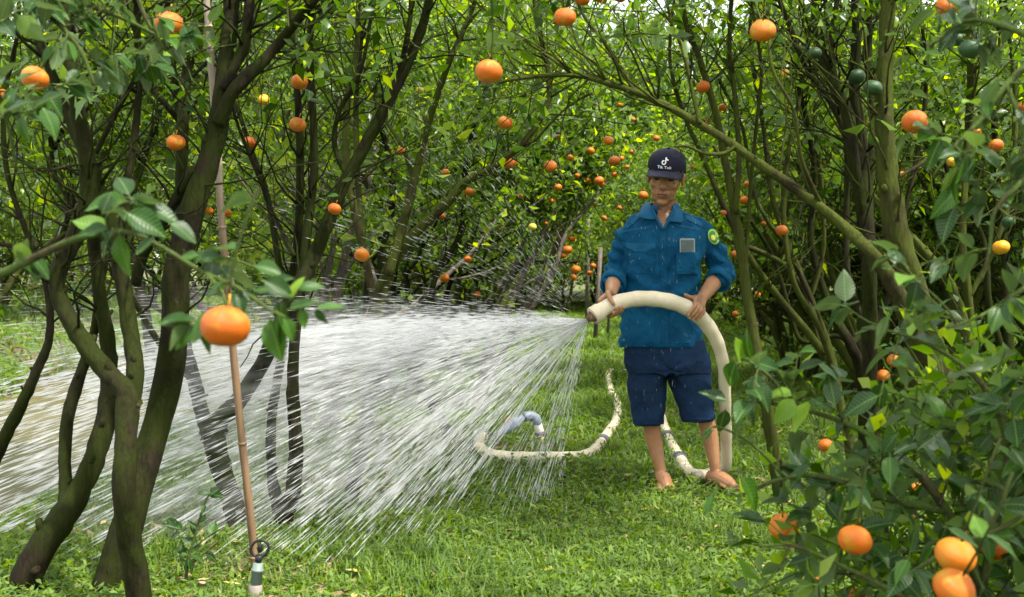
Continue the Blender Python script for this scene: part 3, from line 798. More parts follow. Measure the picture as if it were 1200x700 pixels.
traced_tree(1000, 6.0, 'bright mossy citrus clump with many thin stems slanting up left, right of the man', [
    (TRUNK, [(1003, 575, 6.0, 17), (992, 500, 6.0, 14), (972, 432, 6.0, 12), (958, 405, 6.0, 12), (936, 377, 6.0, 11), (908, 343, 6.0, 10), (877, 299, 6.0, 9), (852, 250, 6.0, 8), (826, 190, 6.0, 7), (800, 130, 6.0, 6), (785, 70, 6.0, 5), (790, 0, 6.0, 4)]),
    (LIMB, [(965, 415, 6.0, 9), (950, 360, 6.1, 9), (925, 316, 6.1, 8), (890, 295, 6.1, 8), (860, 285, 6.1, 7)]),
    (LIMB, [(990, 500, 6.0, 11), (975, 420, 6.2, 10), (950, 350, 6.2, 9), (925, 290, 6.2, 8), (905, 230, 6.2, 8), (895, 150, 6.2, 7), (880, 60, 6.2, 6), (882, -10, 6.2, 5)]),
    (LIMB, [(978, 440, 6.0, 9), (958, 380, 5.9, 8), (930, 330, 5.9, 8), (918, 250, 5.9, 8), (925, 170, 5.9, 7), (940, 100, 5.9, 6), (950, 20, 5.9, 6)]),
    (LIMB, [(950, 350, 6.2, 7), (965, 290, 6.2, 7), (962, 210, 6.2, 7), (955, 130, 6.2, 6), (970, 60, 6.2, 5), (965, -10, 6.2, 5)]),
    (LIMB, [(925, 290, 6.2, 6), (900, 260, 6.0, 6), (880, 215, 6.0, 6), (870, 150, 6.0, 5), (840, 90, 6.0, 4)]),
], M['bark_moss'], 420, seed=34, zmin=1.7)
traced_tree(1012, 6.3, 'dark stooped citrus tree in the grass below the slanting stems', [
    (TRUNK, [(1016, 556, 6.3, 24), (1014, 500, 6.3, 20), (1010, 440, 6.3, 17), (996, 402, 6.3, 15), (978, 372, 6.3, 13), (962, 330, 6.3, 11), (950, 280, 6.3, 10), (955, 210, 6.3, 8), (945, 140, 6.3, 7), (930, 80, 6.3, 6)]),
    (LIMB, [(996, 405, 6.3, 11), (1030, 370, 6.4, 9), (1050, 320, 6.4, 8), (1060, 250, 6.4, 8), (1075, 180, 6.4, 7), (1085, 100, 6.4, 6), (1080, 20, 6.4, 5)]),
    (LIMB, [(1008, 430, 6.3, 8), (985, 395, 6.5, 7), (940, 400, 6.5, 7), (925, 360, 6.5, 6), (905, 300, 6.5, 6), (880, 260, 6.5, 5)]),
], M['bark'], 420, seed=35, zmin=1.7)
traced_tree(1165, 5.4, 'mossy yellow green citrus stem curving up left at the right edge', [
    (TRUNK, [(1172, 600, 5.4, 24), (1160, 500, 5.4, 20), (1140, 420, 5.4, 17), (1119, 348, 5.4, 15), (1101, 315, 5.4, 13), (1076, 287, 5.4, 12), (1056, 266, 5.4, 11), (1030, 240, 5.5, 9), (1000, 190, 5.6, 8), (985, 130, 5.6, 7), (960, 60, 5.6, 6)]),
    (LIMB, [(1140, 420, 5.4, 13), (1135, 350, 5.4, 12), (1128, 280, 5.4, 11), (1132, 200, 5.4, 10), (1137, 120, 5.4, 12), (1138, 60, 5.4, 12), (1130, -10, 5.4, 10)]),
    (LIMB, [(1132, 200, 5.4, 7), (1100, 180, 5.3, 7), (1075, 195, 5.2, 6), (1040, 215, 5.2, 5)]),
    (LIMB, [(1135, 350, 5.4, 8), (1165, 290, 5.4, 8), (1185, 220, 5.4, 7), (1190, 120, 5.4, 7), (1180, 20, 5.4, 6)]),
], M['bark_moss'], 330, seed=36, zmin=1.7)
traced_tree(1185, 6.6, 'dark straight citrus stem behind the leaves at the right edge', [
    (TRUNK, [(1186, 540, 6.6, 18), (1184, 440, 6.6, 15), (1181, 370, 6.6, 13), (1178, 300, 6.6, 12), (1170, 220, 6.6, 10), (1165, 120, 6.6, 9), (1172, 20, 6.6, 8)]),
    (LIMB, [(1182, 430, 6.6, 10), (1160, 360, 6.6, 9), (1152, 280, 6.7, 8), (1110, 200, 6.7, 7), (1100, 120, 6.7, 6), (1060, 50, 6.7, 5)]),
], M['bark'], 420, seed=37, zmin=1.6)
traced_tree(170, 6.3, 'reddish brown slim trunk between the dark stems at the left', [
    (TRUNK, [(180, 556, 6.3, 17), (178, 480, 6.3, 15), (176, 410, 6.3, 14), (168, 355, 6.3, 14), (156, 305, 6.3, 13), (150, 250, 6.3, 11), (170, 180, 6.3, 10), (190, 110, 6.3, 8), (180, 30, 6.3, 7)]),
    (LIMB, [(160, 320, 6.3, 9), (120, 270, 6.4, 9), (70, 215, 6.4, 8), (58, 150, 6.4, 7), (50, 80, 6.4, 6)]),
    (LIMB, [(80, 220, 6.4, 8), (60, 190, 6.4, 7), (75, 140, 6.4, 6), (55, 90, 6.4, 5), (60, 20, 6.4, 4)]),
], M['bark'], 700, seed=38, zmin=1.5)
# ---------------------------------------------------------------- the man
DM = 5.88
root = empty('person', (P(790, 577, DM).x, DM, gh(P(790, 577, DM).x, DM)),
             'barefoot man in navy cap, blue shirt and navy shorts spraying water from a thick hose', 'person')
GZ = root.location.z
def Q(px, py, yo=0.0):
    return P(px, py, DM + yo)
SC = DM / F
def voxel(mb, size, it=2, name='m', fac=0.5):
    me = mb.mesh(name)
    o = bpy.data.objects.new('tmp', me); col.objects.link(o)
    md = o.modifiers.new('r', 'REMESH'); md.mode = 'VOXEL'; md.voxel_size = size
    if it:
        sm = o.modifiers.new('s', 'SMOOTH'); sm.iterations = it; sm.factor = fac
    dg = bpy.context.evaluated_depsgraph_get(); dg.update()
    out = bpy.data.meshes.new_from_object(o.evaluated_get(dg))
    bpy.data.objects.remove(o); bpy.data.meshes.remove(me)
    out.name = name
    out.polygons.foreach_set('use_smooth', [True] * len(out.polygons))
    return out
def chain(mb, pts, rad, n=14, sq=1.0, sub=3):
    c = crom([(*p, r) for p, r in zip(pts, rad)], sub)
    ps = [Vector(q[:3]) for q in c]; rs = [max(q[3], .002) for q in c]
    # rounded ends
    a = (ps[0] - ps[1]).normalized(); b_ = (ps[-1] - ps[-2]).normalized()
    hs = [(0.95, .35), (0.75, .68), (.4, .92)]
    pre = [(ps[0] + a * rs[0] * h, rs[0] * w) for h, w in hs]; post = [(ps[-1] + b_ * rs[-1] * h, rs[-1] * w) for h, w in reversed(hs)]
    ps = [x[0] for x in pre] + ps + [x[0] for x in post]; rs = [x[1] for x in pre] + rs + [x[1] for x in post]
    mb.tube(ps, rs, n, squash=sq)

HS = 1.1
HC = Q(780, 209, -0.03)
HM = Matrix.Translation(HC) @ Matrix.Rotation(R(-13), 4, 'Z') @ Matrix.Rotation(R(6), 4, 'Y') @ Matrix.Rotation(R(13), 4, 'X') @ Matrix.Scale(HS, 4)
def H(x, y, z): return HM @ Vector((x, y, z))

# hose centre line first: the hands close on it
HOSE_R = 0.037
hose_px = [(702, 366, 5.52), (711, 360.5, 5.535), (725, 354.5, 5.56), (745, 350.5, 5.58), (765, 350.5, 5.58), (785, 353.5, 5.58), (803, 360, 5.60), (820, 371.5, 5.64),
           (833, 387, 5.68), (842, 405, 5.72), (847.5, 428, 5.77), (849.5, 455, 5.84), (850, 485, 5.92), (851, 520, 6.02), (850, 548, 6.1)]
hose_pts = [P(*h) for h in hose_px]
def gp(px, py, r):
    g = G(px, py); return Vector((g.x, g.y, gh(g.x, g.y) + r * 0.98))
GR = 0.032
ground_px = [(840, 562), (824, 570), (808, 567), (795, 546), (784, 520), (776, 500), (768, 482), (758, 465), (746, 451), (734, 443), (723, 440.5), (715, 442), (713, 450), (716, 463),
             (721, 475), (724.5, 487), (722, 500), (713, 513), (705, 525), (701, 534), (693, 542), (678, 547.5), (650, 550), (620, 550.5), (595, 548.5), (576, 544), (565, 537), (561, 529), (567, 521.5)]
hp = [(*p, HOSE_R - .008 * min(1, max(0, i - 7) / 3)) for i, p in enumerate(hose_pts)] + [(*gp(a, b_, GR), GR) for a, b_ in ground_px]
hc = crom(hp, 6)
hose_c = [Vector(q[:3]) for q in hc]; hose_r = [q[3] for q in hc]
def hose_at(px):
    """point and tangent (towards the nozzle) of the held stretch nearest to a pixel column"""
    best = min(range(1, 60), key=lambda i: abs((hose_c[i].x / hose_c[i].y) * F + CX - px))
    return hose_c[best], (hose_c[best - 1] - hose_c[best + 1]).normalized()

# ---- body
bd = MB()
def hb(c, r, seg=18, ring=12):      # ellipsoid in head space
    o = len(bd.v); bd.ball((0, 0, 0), r, seg, ring)
    for i in range(o, len(bd.v)): bd.v[i] = tuple(HM @ (Vector(bd.v[i]) + Vector(c)))
def ht(pts, rad, n=10): chain(bd, [H(*p) for p in pts], [x * HS for x in rad], n)
hb((0, .018, .035), (.074, .092, .083)); hb((0, -.020, -.015), (.064, .066, .082)); hb((0, -.030, -.070), (.050, .048, .040))
hb((0, -.060, -.096), (.026, .020, .018)); hb((0, -.035, -.052), (.054, .050, .045))
hb((.030, -.036, -.076), (.022, .024, .022)); hb((-.030, -.036, -.076), (.022, .024, .022))
for s in (-1, 1):
    hb((s * .041, -.058, -.020), (.020, .020, .017))
    hb((s * .013, -.093, -.027), (.0105, .011, .008))
    hb((s * .031, -.067, .008), (.0145, .013, .010))
    hb((s * .076, .012, -.004), (.009, .019, .031)); hb((s * .081, .016, .008), (.006, .015, .017))
ht([(-.048, -.062, .026), (-.025, -.077, .030), (0, -.079, .030), (.025, -.077, .030), (.048, -.062, .026)], [.009, .011, .009, .011, .009])
ht([(0, -.080, .024), (0, -.090, .000), (0, -.102, -.021)], [.008, .010, .0135])
hb((0, -.074, -.055), (.030, .018, .024))
ht([(-.023, -.083, -.0555), (-.008, -.0915, -.051), (0, -.092, -.052), (.008, -.0915, -.051), (.023, -.083, -.0555)], [.0025, .0045, .0042, .0045, .0025], 8)
ht([(-.018, -.084, -.062), (0, -.0905, -.063), (.018, -.084, -.062)], [.003, .0052, .003], 8)
NB = Q(778, 262, 0.03)
chain(bd, [H(0, .012, -.05), H(0, .02, -.10), NB, NB + Vector((0, 0.02, -.08))], [.052, .054, .060, .08])
chain(bd, [Q(757, 266, .03), Q(800, 267, .03)], [.045, .045])
chain(bd, [Q(778, 268, .025), Q(778, 300, .02), Q(777, 350, .02), Q(778, 400, .02)], [.105, .115, .105, .11], 16, 0.9)
# arms
RS, RE, RW = Q(741, 274, .02), Q(720.5, 318, .072), Q(716.5, 343, -.235)
LS, LE, LW = Q(820, 274, .02), Q(845.5, 319, .075), Q(824, 348, -.19)
chain(bd, [RS, (RS + RE) / 2, RE], [.036, .034, .034]); chain(bd, [RE, RE.lerp(RW, .35), RE.lerp(RW, .7), RW], [.036, .043, .036, .028])
chain(bd, [LS, (LS + LE) / 2 + Vector((0, .005, 0)), LE], [.036, .034, .034]); chain(bd, [LE, LE.lerp(LW, .35), LE.lerp(LW, .7), LW], [.034, .041, .034, .028])
# hands closed on the hose
def ring_pt(c, t, s, deg, rad):
    f = Vector((0, -1, 0)); f = (f - t * f.dot(t)).normalized(); u = f.cross(t)
    if u.z < 0: u = -u
    a = R(deg)
    return c + t * s + (f * math.cos(a) + u * math.sin(a)) * rad
rf = HOSE_R + .0085
c, t = hose_at(813)
# left hand (right in the picture): laid over the hose from above, fingers curling down its front
nails = []
for s, a0, a1, r_ in ((.030, 72, -35, .0092), (.010, 76, -48, .0096), (-.010, 76, -44, .0092), (-.029, 72, -28, .0082)):
    kn = ring_pt(c, t, s * 0.9, a0 + 14, rf + .012)
    angs = np.linspace(a0, a1, 6)
    pts = [kn] + [ring_pt(c, t, s + .010 * k / 5, a, rf + .003 * math.sin(k * 1.3)) for k, a in enumerate(angs)]
    chain(bd, pts, [r_ * 1.12, r_ * 1.05, r_, r_ * 1.04, r_ * .95, r_ * .93, r_ * .8], 10)
    chain(bd, [LW, LW.lerp(kn, .5) + Vector((0, -.004, .003)), kn], [.019, .016, r_ * 1.3], 10)
    nails.append((ring_pt(c, t, s + .010, a1 + 6, rf + r_ * .8), ring_pt(c, t, s + .010, a1 + 6, rf + r_) - c))
chain(bd, [LW, ring_pt(c, t, .030, 108, rf + .010), ring_pt(c, t, .062, 96, rf + .002), ring_pt(c, t, .086, 88, rf)], [.018, .0135, .0105, .0085], 10)
# right hand (left in the picture): palm behind the hose, fingers come round underneath, thumb over the front
c, t = hose_at(717)
for s, a0, a1, r_ in ((.034, 150, 318, .0092), (.015, 152, 335, .0096), (-.004, 152, 330, .0092), (-.022, 150, 322, .0082)):
    kn = ring_pt(c, t, s * .9, a0 - 16, rf + .010)
    pts = [kn] + [ring_pt(c, t, s - .006 * k / 5, a, rf + .002) for k, a in enumerate(np.linspace(a0, a1, 7))]
    chain(bd, pts, [r_ * 1.1, r_ * 1.05, r_, r_, r_ * .98, r_ * .95, r_ * .9, r_ * .8], 10)
    chain(bd, [RW, RW.lerp(kn, .5) + Vector((0, .0, .0)), kn], [.019, .017, r_ * 1.3], 10)
chain(bd, [RW, ring_pt(c, t, -.005, 92, rf + .012), ring_pt(c, t, .010, 58, rf + .004), ring_pt(c, t, .016, 22, rf), ring_pt(c, t, .014, 2, rf)], [.018, .015, .0125, .0105, .0088], 10)
# legs and feet
def leg(hip, knee, calf, shin, ank, toe_dir, name):
    chain(bd, [hip, hip.lerp(knee, .5), knee], [.080, .064, .047]); chain(bd, [knee, calf, shin, ank], [.043, .042, .029, .025])
    f = Vector((toe_dir[0], toe_dir[1], 0)).normalized(); sdv = Vector((-f.y, f.x, 0))
    a = Vector((ank.x, ank.y, GZ))
    chain(bd, [ank, a - f * .035 + Vector((0, 0, .04))], [.034, .033])
    chain(bd, [a - f * .04 + Vector((0, 0, .032)), a + f * .03 + Vector((0, 0, .042)), a + f * .09 + Vector((0, 0, .034)), a + f * .14 + Vector((0, 0, .024))], [.032, .038, .036, .026], 12)
    for k, (o_, l_, r_) in enumerate(((-.033, .150, .0115), (-.014, .158, .0085), (.003, .152, .008), (.019, .144, .0078), (.033, .132, .0075))):
        o2 = o_ * (1 if name == 'l' else -1)
        b0 = a + f * (l_ - .035) + sdv * o2 * .9
        chain(bd, [b0 + Vector((0, 0, .022)), b0 + f * .025 + sdv * o2 * .12 + Vector((0, 0, .016)), b0 + f * .045 + sdv * o2 * .15 + Vector((0, 0, .011))], [r_ * 1.25, r_ * 1.05, r_], 8)
        chain(bd, [a + f * .08 + sdv * o2 * .7 + Vector((0, 0, .026)), b0 + Vector((0, 0, .020))], [.018, .013], 8)
        nails.append((b0 + f * .048 + sdv * o2 * .15 + Vector((0, 0, .016)), f * .4 + Vector((0, 0, 1))))
leg(Q(757, 412, .02), Q(760, 478, 0), Q(766, 514, .035), Q(773, 545, .02), Q(776, 560, .02), (.02, -1), 'l')
leg(Q(803, 412, .02), Q(824, 478, 0), Q(832, 512, .035), Q(837, 542, .03), Q(839, 557, .03), (.45, -1), 'r')
body_me = voxel(bd, 0.0034, 2, 'body', .5)
m, nt, b = new_mat('tanned_skin')
n1 = tex_noise(nt, 9, 4); n2 = tex_noise(nt, 160, 3)
cc = ramp(nt, n1, [(0.3, (0.27, 0.125, 0.055)), (0.7, (0.38, 0.19, 0.095))])
nt.links.new(cc, b.inputs['Base Color']); b.inputs['Roughness'].default_value = 0.42
b.inputs['Subsurface Weight'].default_value = 0.12; b.inputs['Subsurface Radius'].default_value = (.02, .008, .004); b.inputs['Subsurface Scale'].default_value = 0.4
add_bump(nt, b, n2, .15, .002)
M['skin'] = m
body = link('body', body_me, m, root)
mm = simple('fingernail', (.42, .24, .16), .35)
nb = MB()
for p, nrm in nails:
    q = nrm.to_track_quat('Z', 'Y').to_matrix()
    nb.ball(p - nrm.normalized() * .001, (.0055, .006, .002), 8, 6, q)
nb.build('nail', mm, body)
# face details
mk = simple('dark_hair', (.012, .010, .009), .6, .3, 200)
def facet(name, pts, rad, mat, par, n=8, sq=1.0):
    mb = MB(); chain(mb, [H(*p) for p in pts], [x * HS for x in rad], n, sq); return mb.build(name, mat, par)
for s in (-1, 1):
    facet('eyebrow', [(s * .014, -.0885, .0275), (s * .030, -.0865, .0325), (s * .047, -.0745, .029)], [.0026, .0032, .0016], mk, body)
    facet('eye', [(s * .020, -.0815, .0060), (s * .031, -.0850, .0068), (s * .042, -.0790, .0052)], [.0012, .0032, .0012], mk, body)
    facet('eyelid', [(s * .018, -.0800, .0095), (s * .031, -.0848, .0118), (s * .045, -.0765, .0085)], [.0018, .0024, .0014], simple('eyelid_skin', (.20, .09, .05), .5), body)
    mb = MB(); mb.ball(H(s * .006, -.106, -.0315), (.003, .002, .002), 8, 6); mb.build('nostril', simple('nostril_shadow', (.06, .025, .018), .7), body)
ml = simple('lip', (.34, .13, .085), .4, .1)
facet('lip', [(-.021, -.0865, -.0558), (-.007, -.0945, -.0520), (0, -.0945, -.0528), (.007, -.0945, -.0520), (.021, -.0865, -.0558)], [.0014, .0030, .0028, .0030, .0014], ml, body)
facet('lip', [(-.017, -.0875, -.0612), (0, -.0945, -.0628), (.017, -.0875, -.0612)], [.0015, .0036, .0015], ml, body)
facet('mouth_line', [(-.021, -.0870, -.0578), (0, -.0965, -.0578), (.021, -.0870, -.0578)], [.0006, .0008, .0006], simple('mouth_crease', (.07, .025, .02), .7), body)
# hair at the temples and nape
hb_ = MB()
for s in (-1, 1):
    chain(hb_, [H(s * .070, -.022, .034), H(s * .0745, -.010, .018), H(s * .073, .0, .006)], [.008, .007, .003], 8)
    chain(hb_, [H(s * .068, .045, .03), H(s * .060, .065, .0), H(s * .04, .078, -.02)], [.018, .018, .014], 8)
chain(hb_, [H(-.05, .07, 0), H(0, .088, -.01), H(.05, .07, 0)], [.02, .02, .02], 8)
hb_.build('hair', mk, body)

# ---- shirt
sb = MB()
rings = [(404, 774.5, 48.5, .125), (392, 774.5, 48, .125), (375, 774, 46.5, .122), (352, 775, 45, .120), (330, 776, 45, .122), (308, 777.5, 46, .126), (288, 779, 48, .126), (274, 779.5, 48, .116), (264, 779.5, 44, .100), (256, 779, 36, .084), (250, 778.5, 30, .075), (244, 778.5, 20, .066)]
NR = 40
for k, (py, cx, hw, bb) in enumerate(rings):
    cpt = Q(cx, py, 0.015)
    for j in range(NR):
        a = 2 * math.pi * j / NR; ca, sa = math.cos(a), math.sin(a)
        ex = 0.82      # squarish ellipse
        sb.v.append((cpt.x + hw * SC * math.copysign(abs(ca) ** ex, ca), cpt.y + bb * math.copysign(abs(sa) ** ex, sa), cpt.z))
for k in range(len(rings) - 1):
    for j in range(NR):
        j2 = (j + 1) % NR; sb.f.append((k * NR + j, (k + 1) * NR + j, (k + 1) * NR + j2, k * NR + j2))
sb.f.append(tuple(range(NR))); sb.f.append(tuple((len(rings) - 1) * NR + j for j in reversed(range(NR))))
chain(sb, [Q(750, 265, .02), Q(739, 272, .02), Q(727, 295, .045), Q(721, 318, .07)], [.058, .060, .055, .053], 18)
chain(sb, [Q(720, 318, .07), Q(719.5, 325, .0), Q(718.5, 331, -.08)], [.053, .055, .053], 18)
chain(sb, [Q(808, 265, .02), Q(822, 272, .02), Q(836, 297, .05), Q(845, 318, .075)], [.058, .061, .056, .054], 18)
chain(sb, [Q(846, 318, .075), Q(846, 322, .03), Q(843, 326.5, -.02)], [.054, .055, .053], 18)
shirt_me = voxel(sb, 0.0065, 3, 'shirt')
def fold(me, amp, f):
    n = len(me.vertices); co = np.empty(n * 3); me.vertices.foreach_get('co', co); co = co.reshape(-1, 3)
    no = np.empty(n * 3); me.vertices.foreach_get('normal', no); no = no.reshape(-1, 3)
    for i in range(n): 
        d = f(co[i]); co[i] += no[i] * amp * d
    me.vertices.foreach_set('co', co.ravel()); me.update()
SH0, SH1 = Q(735, 300), Q(826, 300)
def shirt_fold(c):
    x, y, z = c
    q = noise.noise(Vector((x * 13 + z * 5, y * 8, z * 5 - x * 3))) ; q2 = noise.noise(Vector((x * 26 - z * 14 + 3, y * 15, z * 15 + x * 8)))
    q3 = 1.3 - 2.6 * abs(noise.noise(Vector((x * 9 + 5, y * 5, z * 7 + x * 6)))) ** .6
    # drag lines running down and in from each armpit
    l = math.sin((z - SH0.z) * 60 + (x - SH0.x) * 46) * math.exp(-((x - SH0.x - .05) ** 2 + (z - SH0.z + .10) ** 2) / .012)
    r_ = math.sin((z - SH1.z) * 58 - (x - SH1.x) * 48) * math.exp(-((x - SH1.x + .06) ** 2 + (z - SH1.z + .13) ** 2) / .014)
    sl = 0
    if x < SH0.x - .02 or x > SH1.x + .03: sl = math.sin(z * 95 + x * 35 + 3 * q) * .5
    return q * 1.0 + q2 * .55 + q3 * .5 + .55 * (l + r_) + sl
fold(shirt_me, .0125, shirt_fold)
# open the V at the neck
bm = bmesh.new(); bm.from_mesh(shirt_me)
va, vb, vc = Q(764, 244), Q(791, 244), Q(776, 267)
kill = []
for v in bm.verts:
    if v.co.y < DM + .0 + 0.02:
        z = v.co.z
        if z > vc.z:
            tt = (z - vc.z) / (va.z - vc.z)
            if vc.x + (va.x - vc.x) * tt < v.co.x < vc.x + (vb.x - vc.x) * tt: kill.append(v)
bmesh.ops.delete(bm, geom=kill, context='VERTS'); bm.to_mesh(shirt_me); bm.free()
shirt_me.polygons.foreach_set('use_smooth', [True] * len(shirt_me.polygons))
m, nt, b = new_mat('blue_work_cloth')
n1 = tex_noise(nt, 5, 5, .6); n2 = tex_noise(nt, 420, 2)
nt.links.new(ramp(nt, n1, [(0.3, (0.001, 0.042, 0.108)), (0.7, (0.002, 0.085, 0.178))]), b.inputs['Base Color'])
b.inputs['Roughness'].default_value = 0.7; b.inputs['Specular IOR Level'].default_value = .12; b.inputs['Sheen Weight'].default_value = 0.08; b.inputs['Sheen Tint'].default_value = (.1, .8, 1, 1)
b1 = add_bump(nt, b, n2, .25, .002)
n3 = tex_noise(nt, 9, 5, .6, stretch=(1.6, 1, .8), dist=1.2); b2 = nt.nodes.new('ShaderNodeBump'); b2.inputs['Strength'].default_value = .9; b2.inputs['Distance'].default_value = .022
nt.links.new(n3, b2.inputs['Height']); nt.links.new(b1.outputs[0], b2.inputs['Normal']); nt.links.new(b2.outputs[0], b.inputs['Normal'])
M['shirt'] = m
shirt = link('shirt', shirt_me, m, root)
bvh = BVHTree.FromPolygons([v.co[:] for v in shirt_me.vertices], [p.vertices[:] for p in shirt_me.polygons])
def cast(px, py, tree=None):
    d = (P(px, py, 1.0) - cam.location).normalized()
    loc, nrm, i, dist = (tree or bvh).ray_cast(cam.location, d)
    return loc, nrm, d
def drape(name, quad, mat, par, off=.004, nu=8, nv=8, tree=None, rag=0.0):
    """a piece of cloth lying on the shirt: quad = four pixel corners, clockwise from top left"""
    fr = []; lastd = None
    for j in range(nv + 1):
        for i in range(nu + 1):
            u, v = i / nu, j / nv
            x = (quad[0][0] * (1 - u) + quad[1][0] * u) * (1 - v) + (quad[3][0] * (1 - u) + quad[2][0] * u) * v
            y = (quad[0][1] * (1 - u) + quad[1][1] * u) * (1 - v) + (quad[3][1] * (1 - u) + quad[2][1] * u) * v
            loc, nrm, d = cast(x, y, tree)
            if loc is None: loc = P(x, y, lastd if lastd else DM - .12)
            lastd = loc.y
            fr.append(loc - d * off)
    W_ = nu + 1
    vs = list(fr) + [p + (p - cam.location).normalized() * (off + .004) for p in fr]
    o = len(fr); fs = []
    for j in range(nv):
        for i in range(nu):
            a = j * W_ + i; fs.append((a, a + W_, a + W_ + 1, a + 1)); fs.append((o + a, o + a + 1, o + a + W_ + 1, o + a + W_))
    edge = [i for i in range(nu)] + [nu + j * W_ for j in range(nv)] + [nv * W_ + i for i in range(nu, 0, -1)] + [j * W_ for j in range(nv, 0, -1)]
    for k in range(len(edge)):
        a, b2 = edge[k], edge[(k + 1) % len(edge)]; fs.append((a, b2, b2 + o, a + o))
    me = bpy.data.meshes.new(name); me.from_pydata([tuple(v) for v in vs], [], fs); me.update()
    bm = bmesh.new(); bm.from_mesh(me); bmesh.ops.recalc_face_normals(bm, faces=bm.faces); bm.to_mesh(me); bm.free()
    return link(name, me, mat, par)
M['shirt2'] = simple('blue_work_cloth_trim', (.002, .080, .175), .7, .15, 300, .2)
M['thread'] = simple('shirt_button', (.02, .06, .10), .35)
drape('placket', [(772.5, 268), (780.5, 268), (784, 402.5), (776, 402.5)], M['shirt'], shirt, .0042, 3, 30)
pl = drape('pocket', [(735, 288), (767, 288), (766, 321), (737, 320)], M['shirt'], shirt, .0045, 8, 8)
drape('pocket_flap', [(733.5, 284.5), (768.5, 285.5), (767.5, 291.5), (734, 291)], M['shirt2'], shirt, .009, 10, 3)
drape('pocket_flap', [(736, 291), (766, 291.5), (756, 295), (745, 295)], M['shirt2'], shirt, .009, 8, 2)
pr = drape('pocket', [(791, 290), (819, 289), (818, 322), (793, 322)], M['shirt'], shirt, .0065, 8, 8)
drape('epaulette', [(732, 264), (749, 250), (751, 254), (735, 268)], M['shirt2'], shirt, .006, 8, 3)
drape('epaulette', [(804, 252), (824, 260), (823, 266), (804, 257)], M['shirt2'], shirt, .006, 8, 3)
drape('yoke_seam', [(789, 262), (829, 270), (829, 272), (789, 264)], M['shirt2'], shirt, .003, 10, 1)
drape('yoke_seam', [(728, 271), (765, 264), (765, 266), (728, 273)], M['shirt2'], shirt, .003, 10, 1)
drape('hem', [(726.5, 397), (774, 398), (774, 402.8), (727, 402.2)], M['shirt'], shirt, .004, 12, 2)
drape('hem', [(785, 398), (821, 397), (821, 402.2), (785, 402.8)], M['shirt'], shirt, .004, 10, 2)
for py in (281, 305, 330, 342, 380):
    loc, nrm, d = cast(777 + (py - 270) * .028, py)
    mb = MB(); mb.ball(loc - d * .006, (.0055, .0022, .0055), 10, 6); mb.build('button', M['thread'], shirt)
# collar: band round the neck and two turned down points
mb = MB()
cb = []
for k in range(19):
    a = R(-62 + (304) * k / 18 + 90 + 58 - 180 - 58 + 58)   # open at the front
    a = R(-90 + 28 + (304) * k / 18)
    for (rr, dz) in ((.062, .040), (.068, .0), (.074, .002), (.069, .042)):
        cpt = Q(777.5, 249, .012)
        cb.append((cpt.x + rr * 1.12 * math.cos(a), cpt.y + rr * 1.08 * math.sin(a), cpt.z + dz + .012 * math.sin(a)))
for k in range(18):
    for q in range(4): mb.f.append((k * 4 + q, k * 4 + (q + 1) % 4, (k + 1) * 4 + (q + 1) % 4, (k + 1) * 4 + q))
mb.f += [(0, 1, 2, 3), (72, 75, 74, 73)]
mb.v = cb; mb.build('collar_band', M['shirt2'], shirt)
def collar(poly, name='collar'):
    # poly: (px, py, depth offset) outline, top edge first
    top = [P(a, b_, DM + c_) for a, b_, c_ in poly]
    n = len(top); cen = sum(top, Vector()) / n + Vector((0, -.012, .002))
    vs = top + [cen] + [p + Vector((0, .006, -.001)) for p in top] + [cen + Vector((0, .006, 0))]
    fs = [(i, (i + 1) % n, n) for i in range(n)] + [((i + 1) % n + n + 1, i + n + 1, 2 * n + 1) for i in range(n)] + [(i, i + n + 1, (i + 1) % n + n + 1, (i + 1) % n) for i in range(n)]
    me = bpy.data.meshes.new(name); me.from_pydata([tuple(v) for v in vs], [], fs); me.update()
    bm = bmesh.new(); bm.from_mesh(me); bmesh.ops.recalc_face_normals(bm, faces=bm.faces)
    bmesh.ops.subdivide_edges(bm, edges=bm.edges, cuts=1, use_grid_fill=True); bmesh.ops.smooth_vert(bm, verts=bm.verts, factor=.25, use_axis_x=True, use_axis_y=True, use_axis_z=True); bm.to_mesh(me); bm.free()
    me.polygons.foreach_set('use_smooth', [True] * len(me.polygons))
    link(name, me, M['shirt2'], shirt)
collar([(758.5, 236, .015), (762, 240, -.045), (766, 249, -.088), (771, 257, -.110), (762, 257.5, -.112), (747, 254.5, -.098), (750, 246, -.055), (754, 239, .0)])
collar([(793, 237, .015), (790.5, 241, -.045), (787, 248, -.088), (779, 259, -.112), (786, 259.5, -.120), (801, 261.5, -.105), (800, 250, -.06), (797, 241, .0)])
for side in ([(764, 244, -.070), (768, 252, -.100), (772, 260, -.113), (777, 269, -.121)], [(791, 245, -.070), (787, 253, -.100), (782, 261, -.114), (777.5, 269, -.122)]):
    mb = MB(); pts = crom([(*Q(*q),) for q in side], 4); mb.tube(pts, [.0085] * len(pts), 8, squash=.5); mb.build('neck_facing', M['shirt2'], shirt)
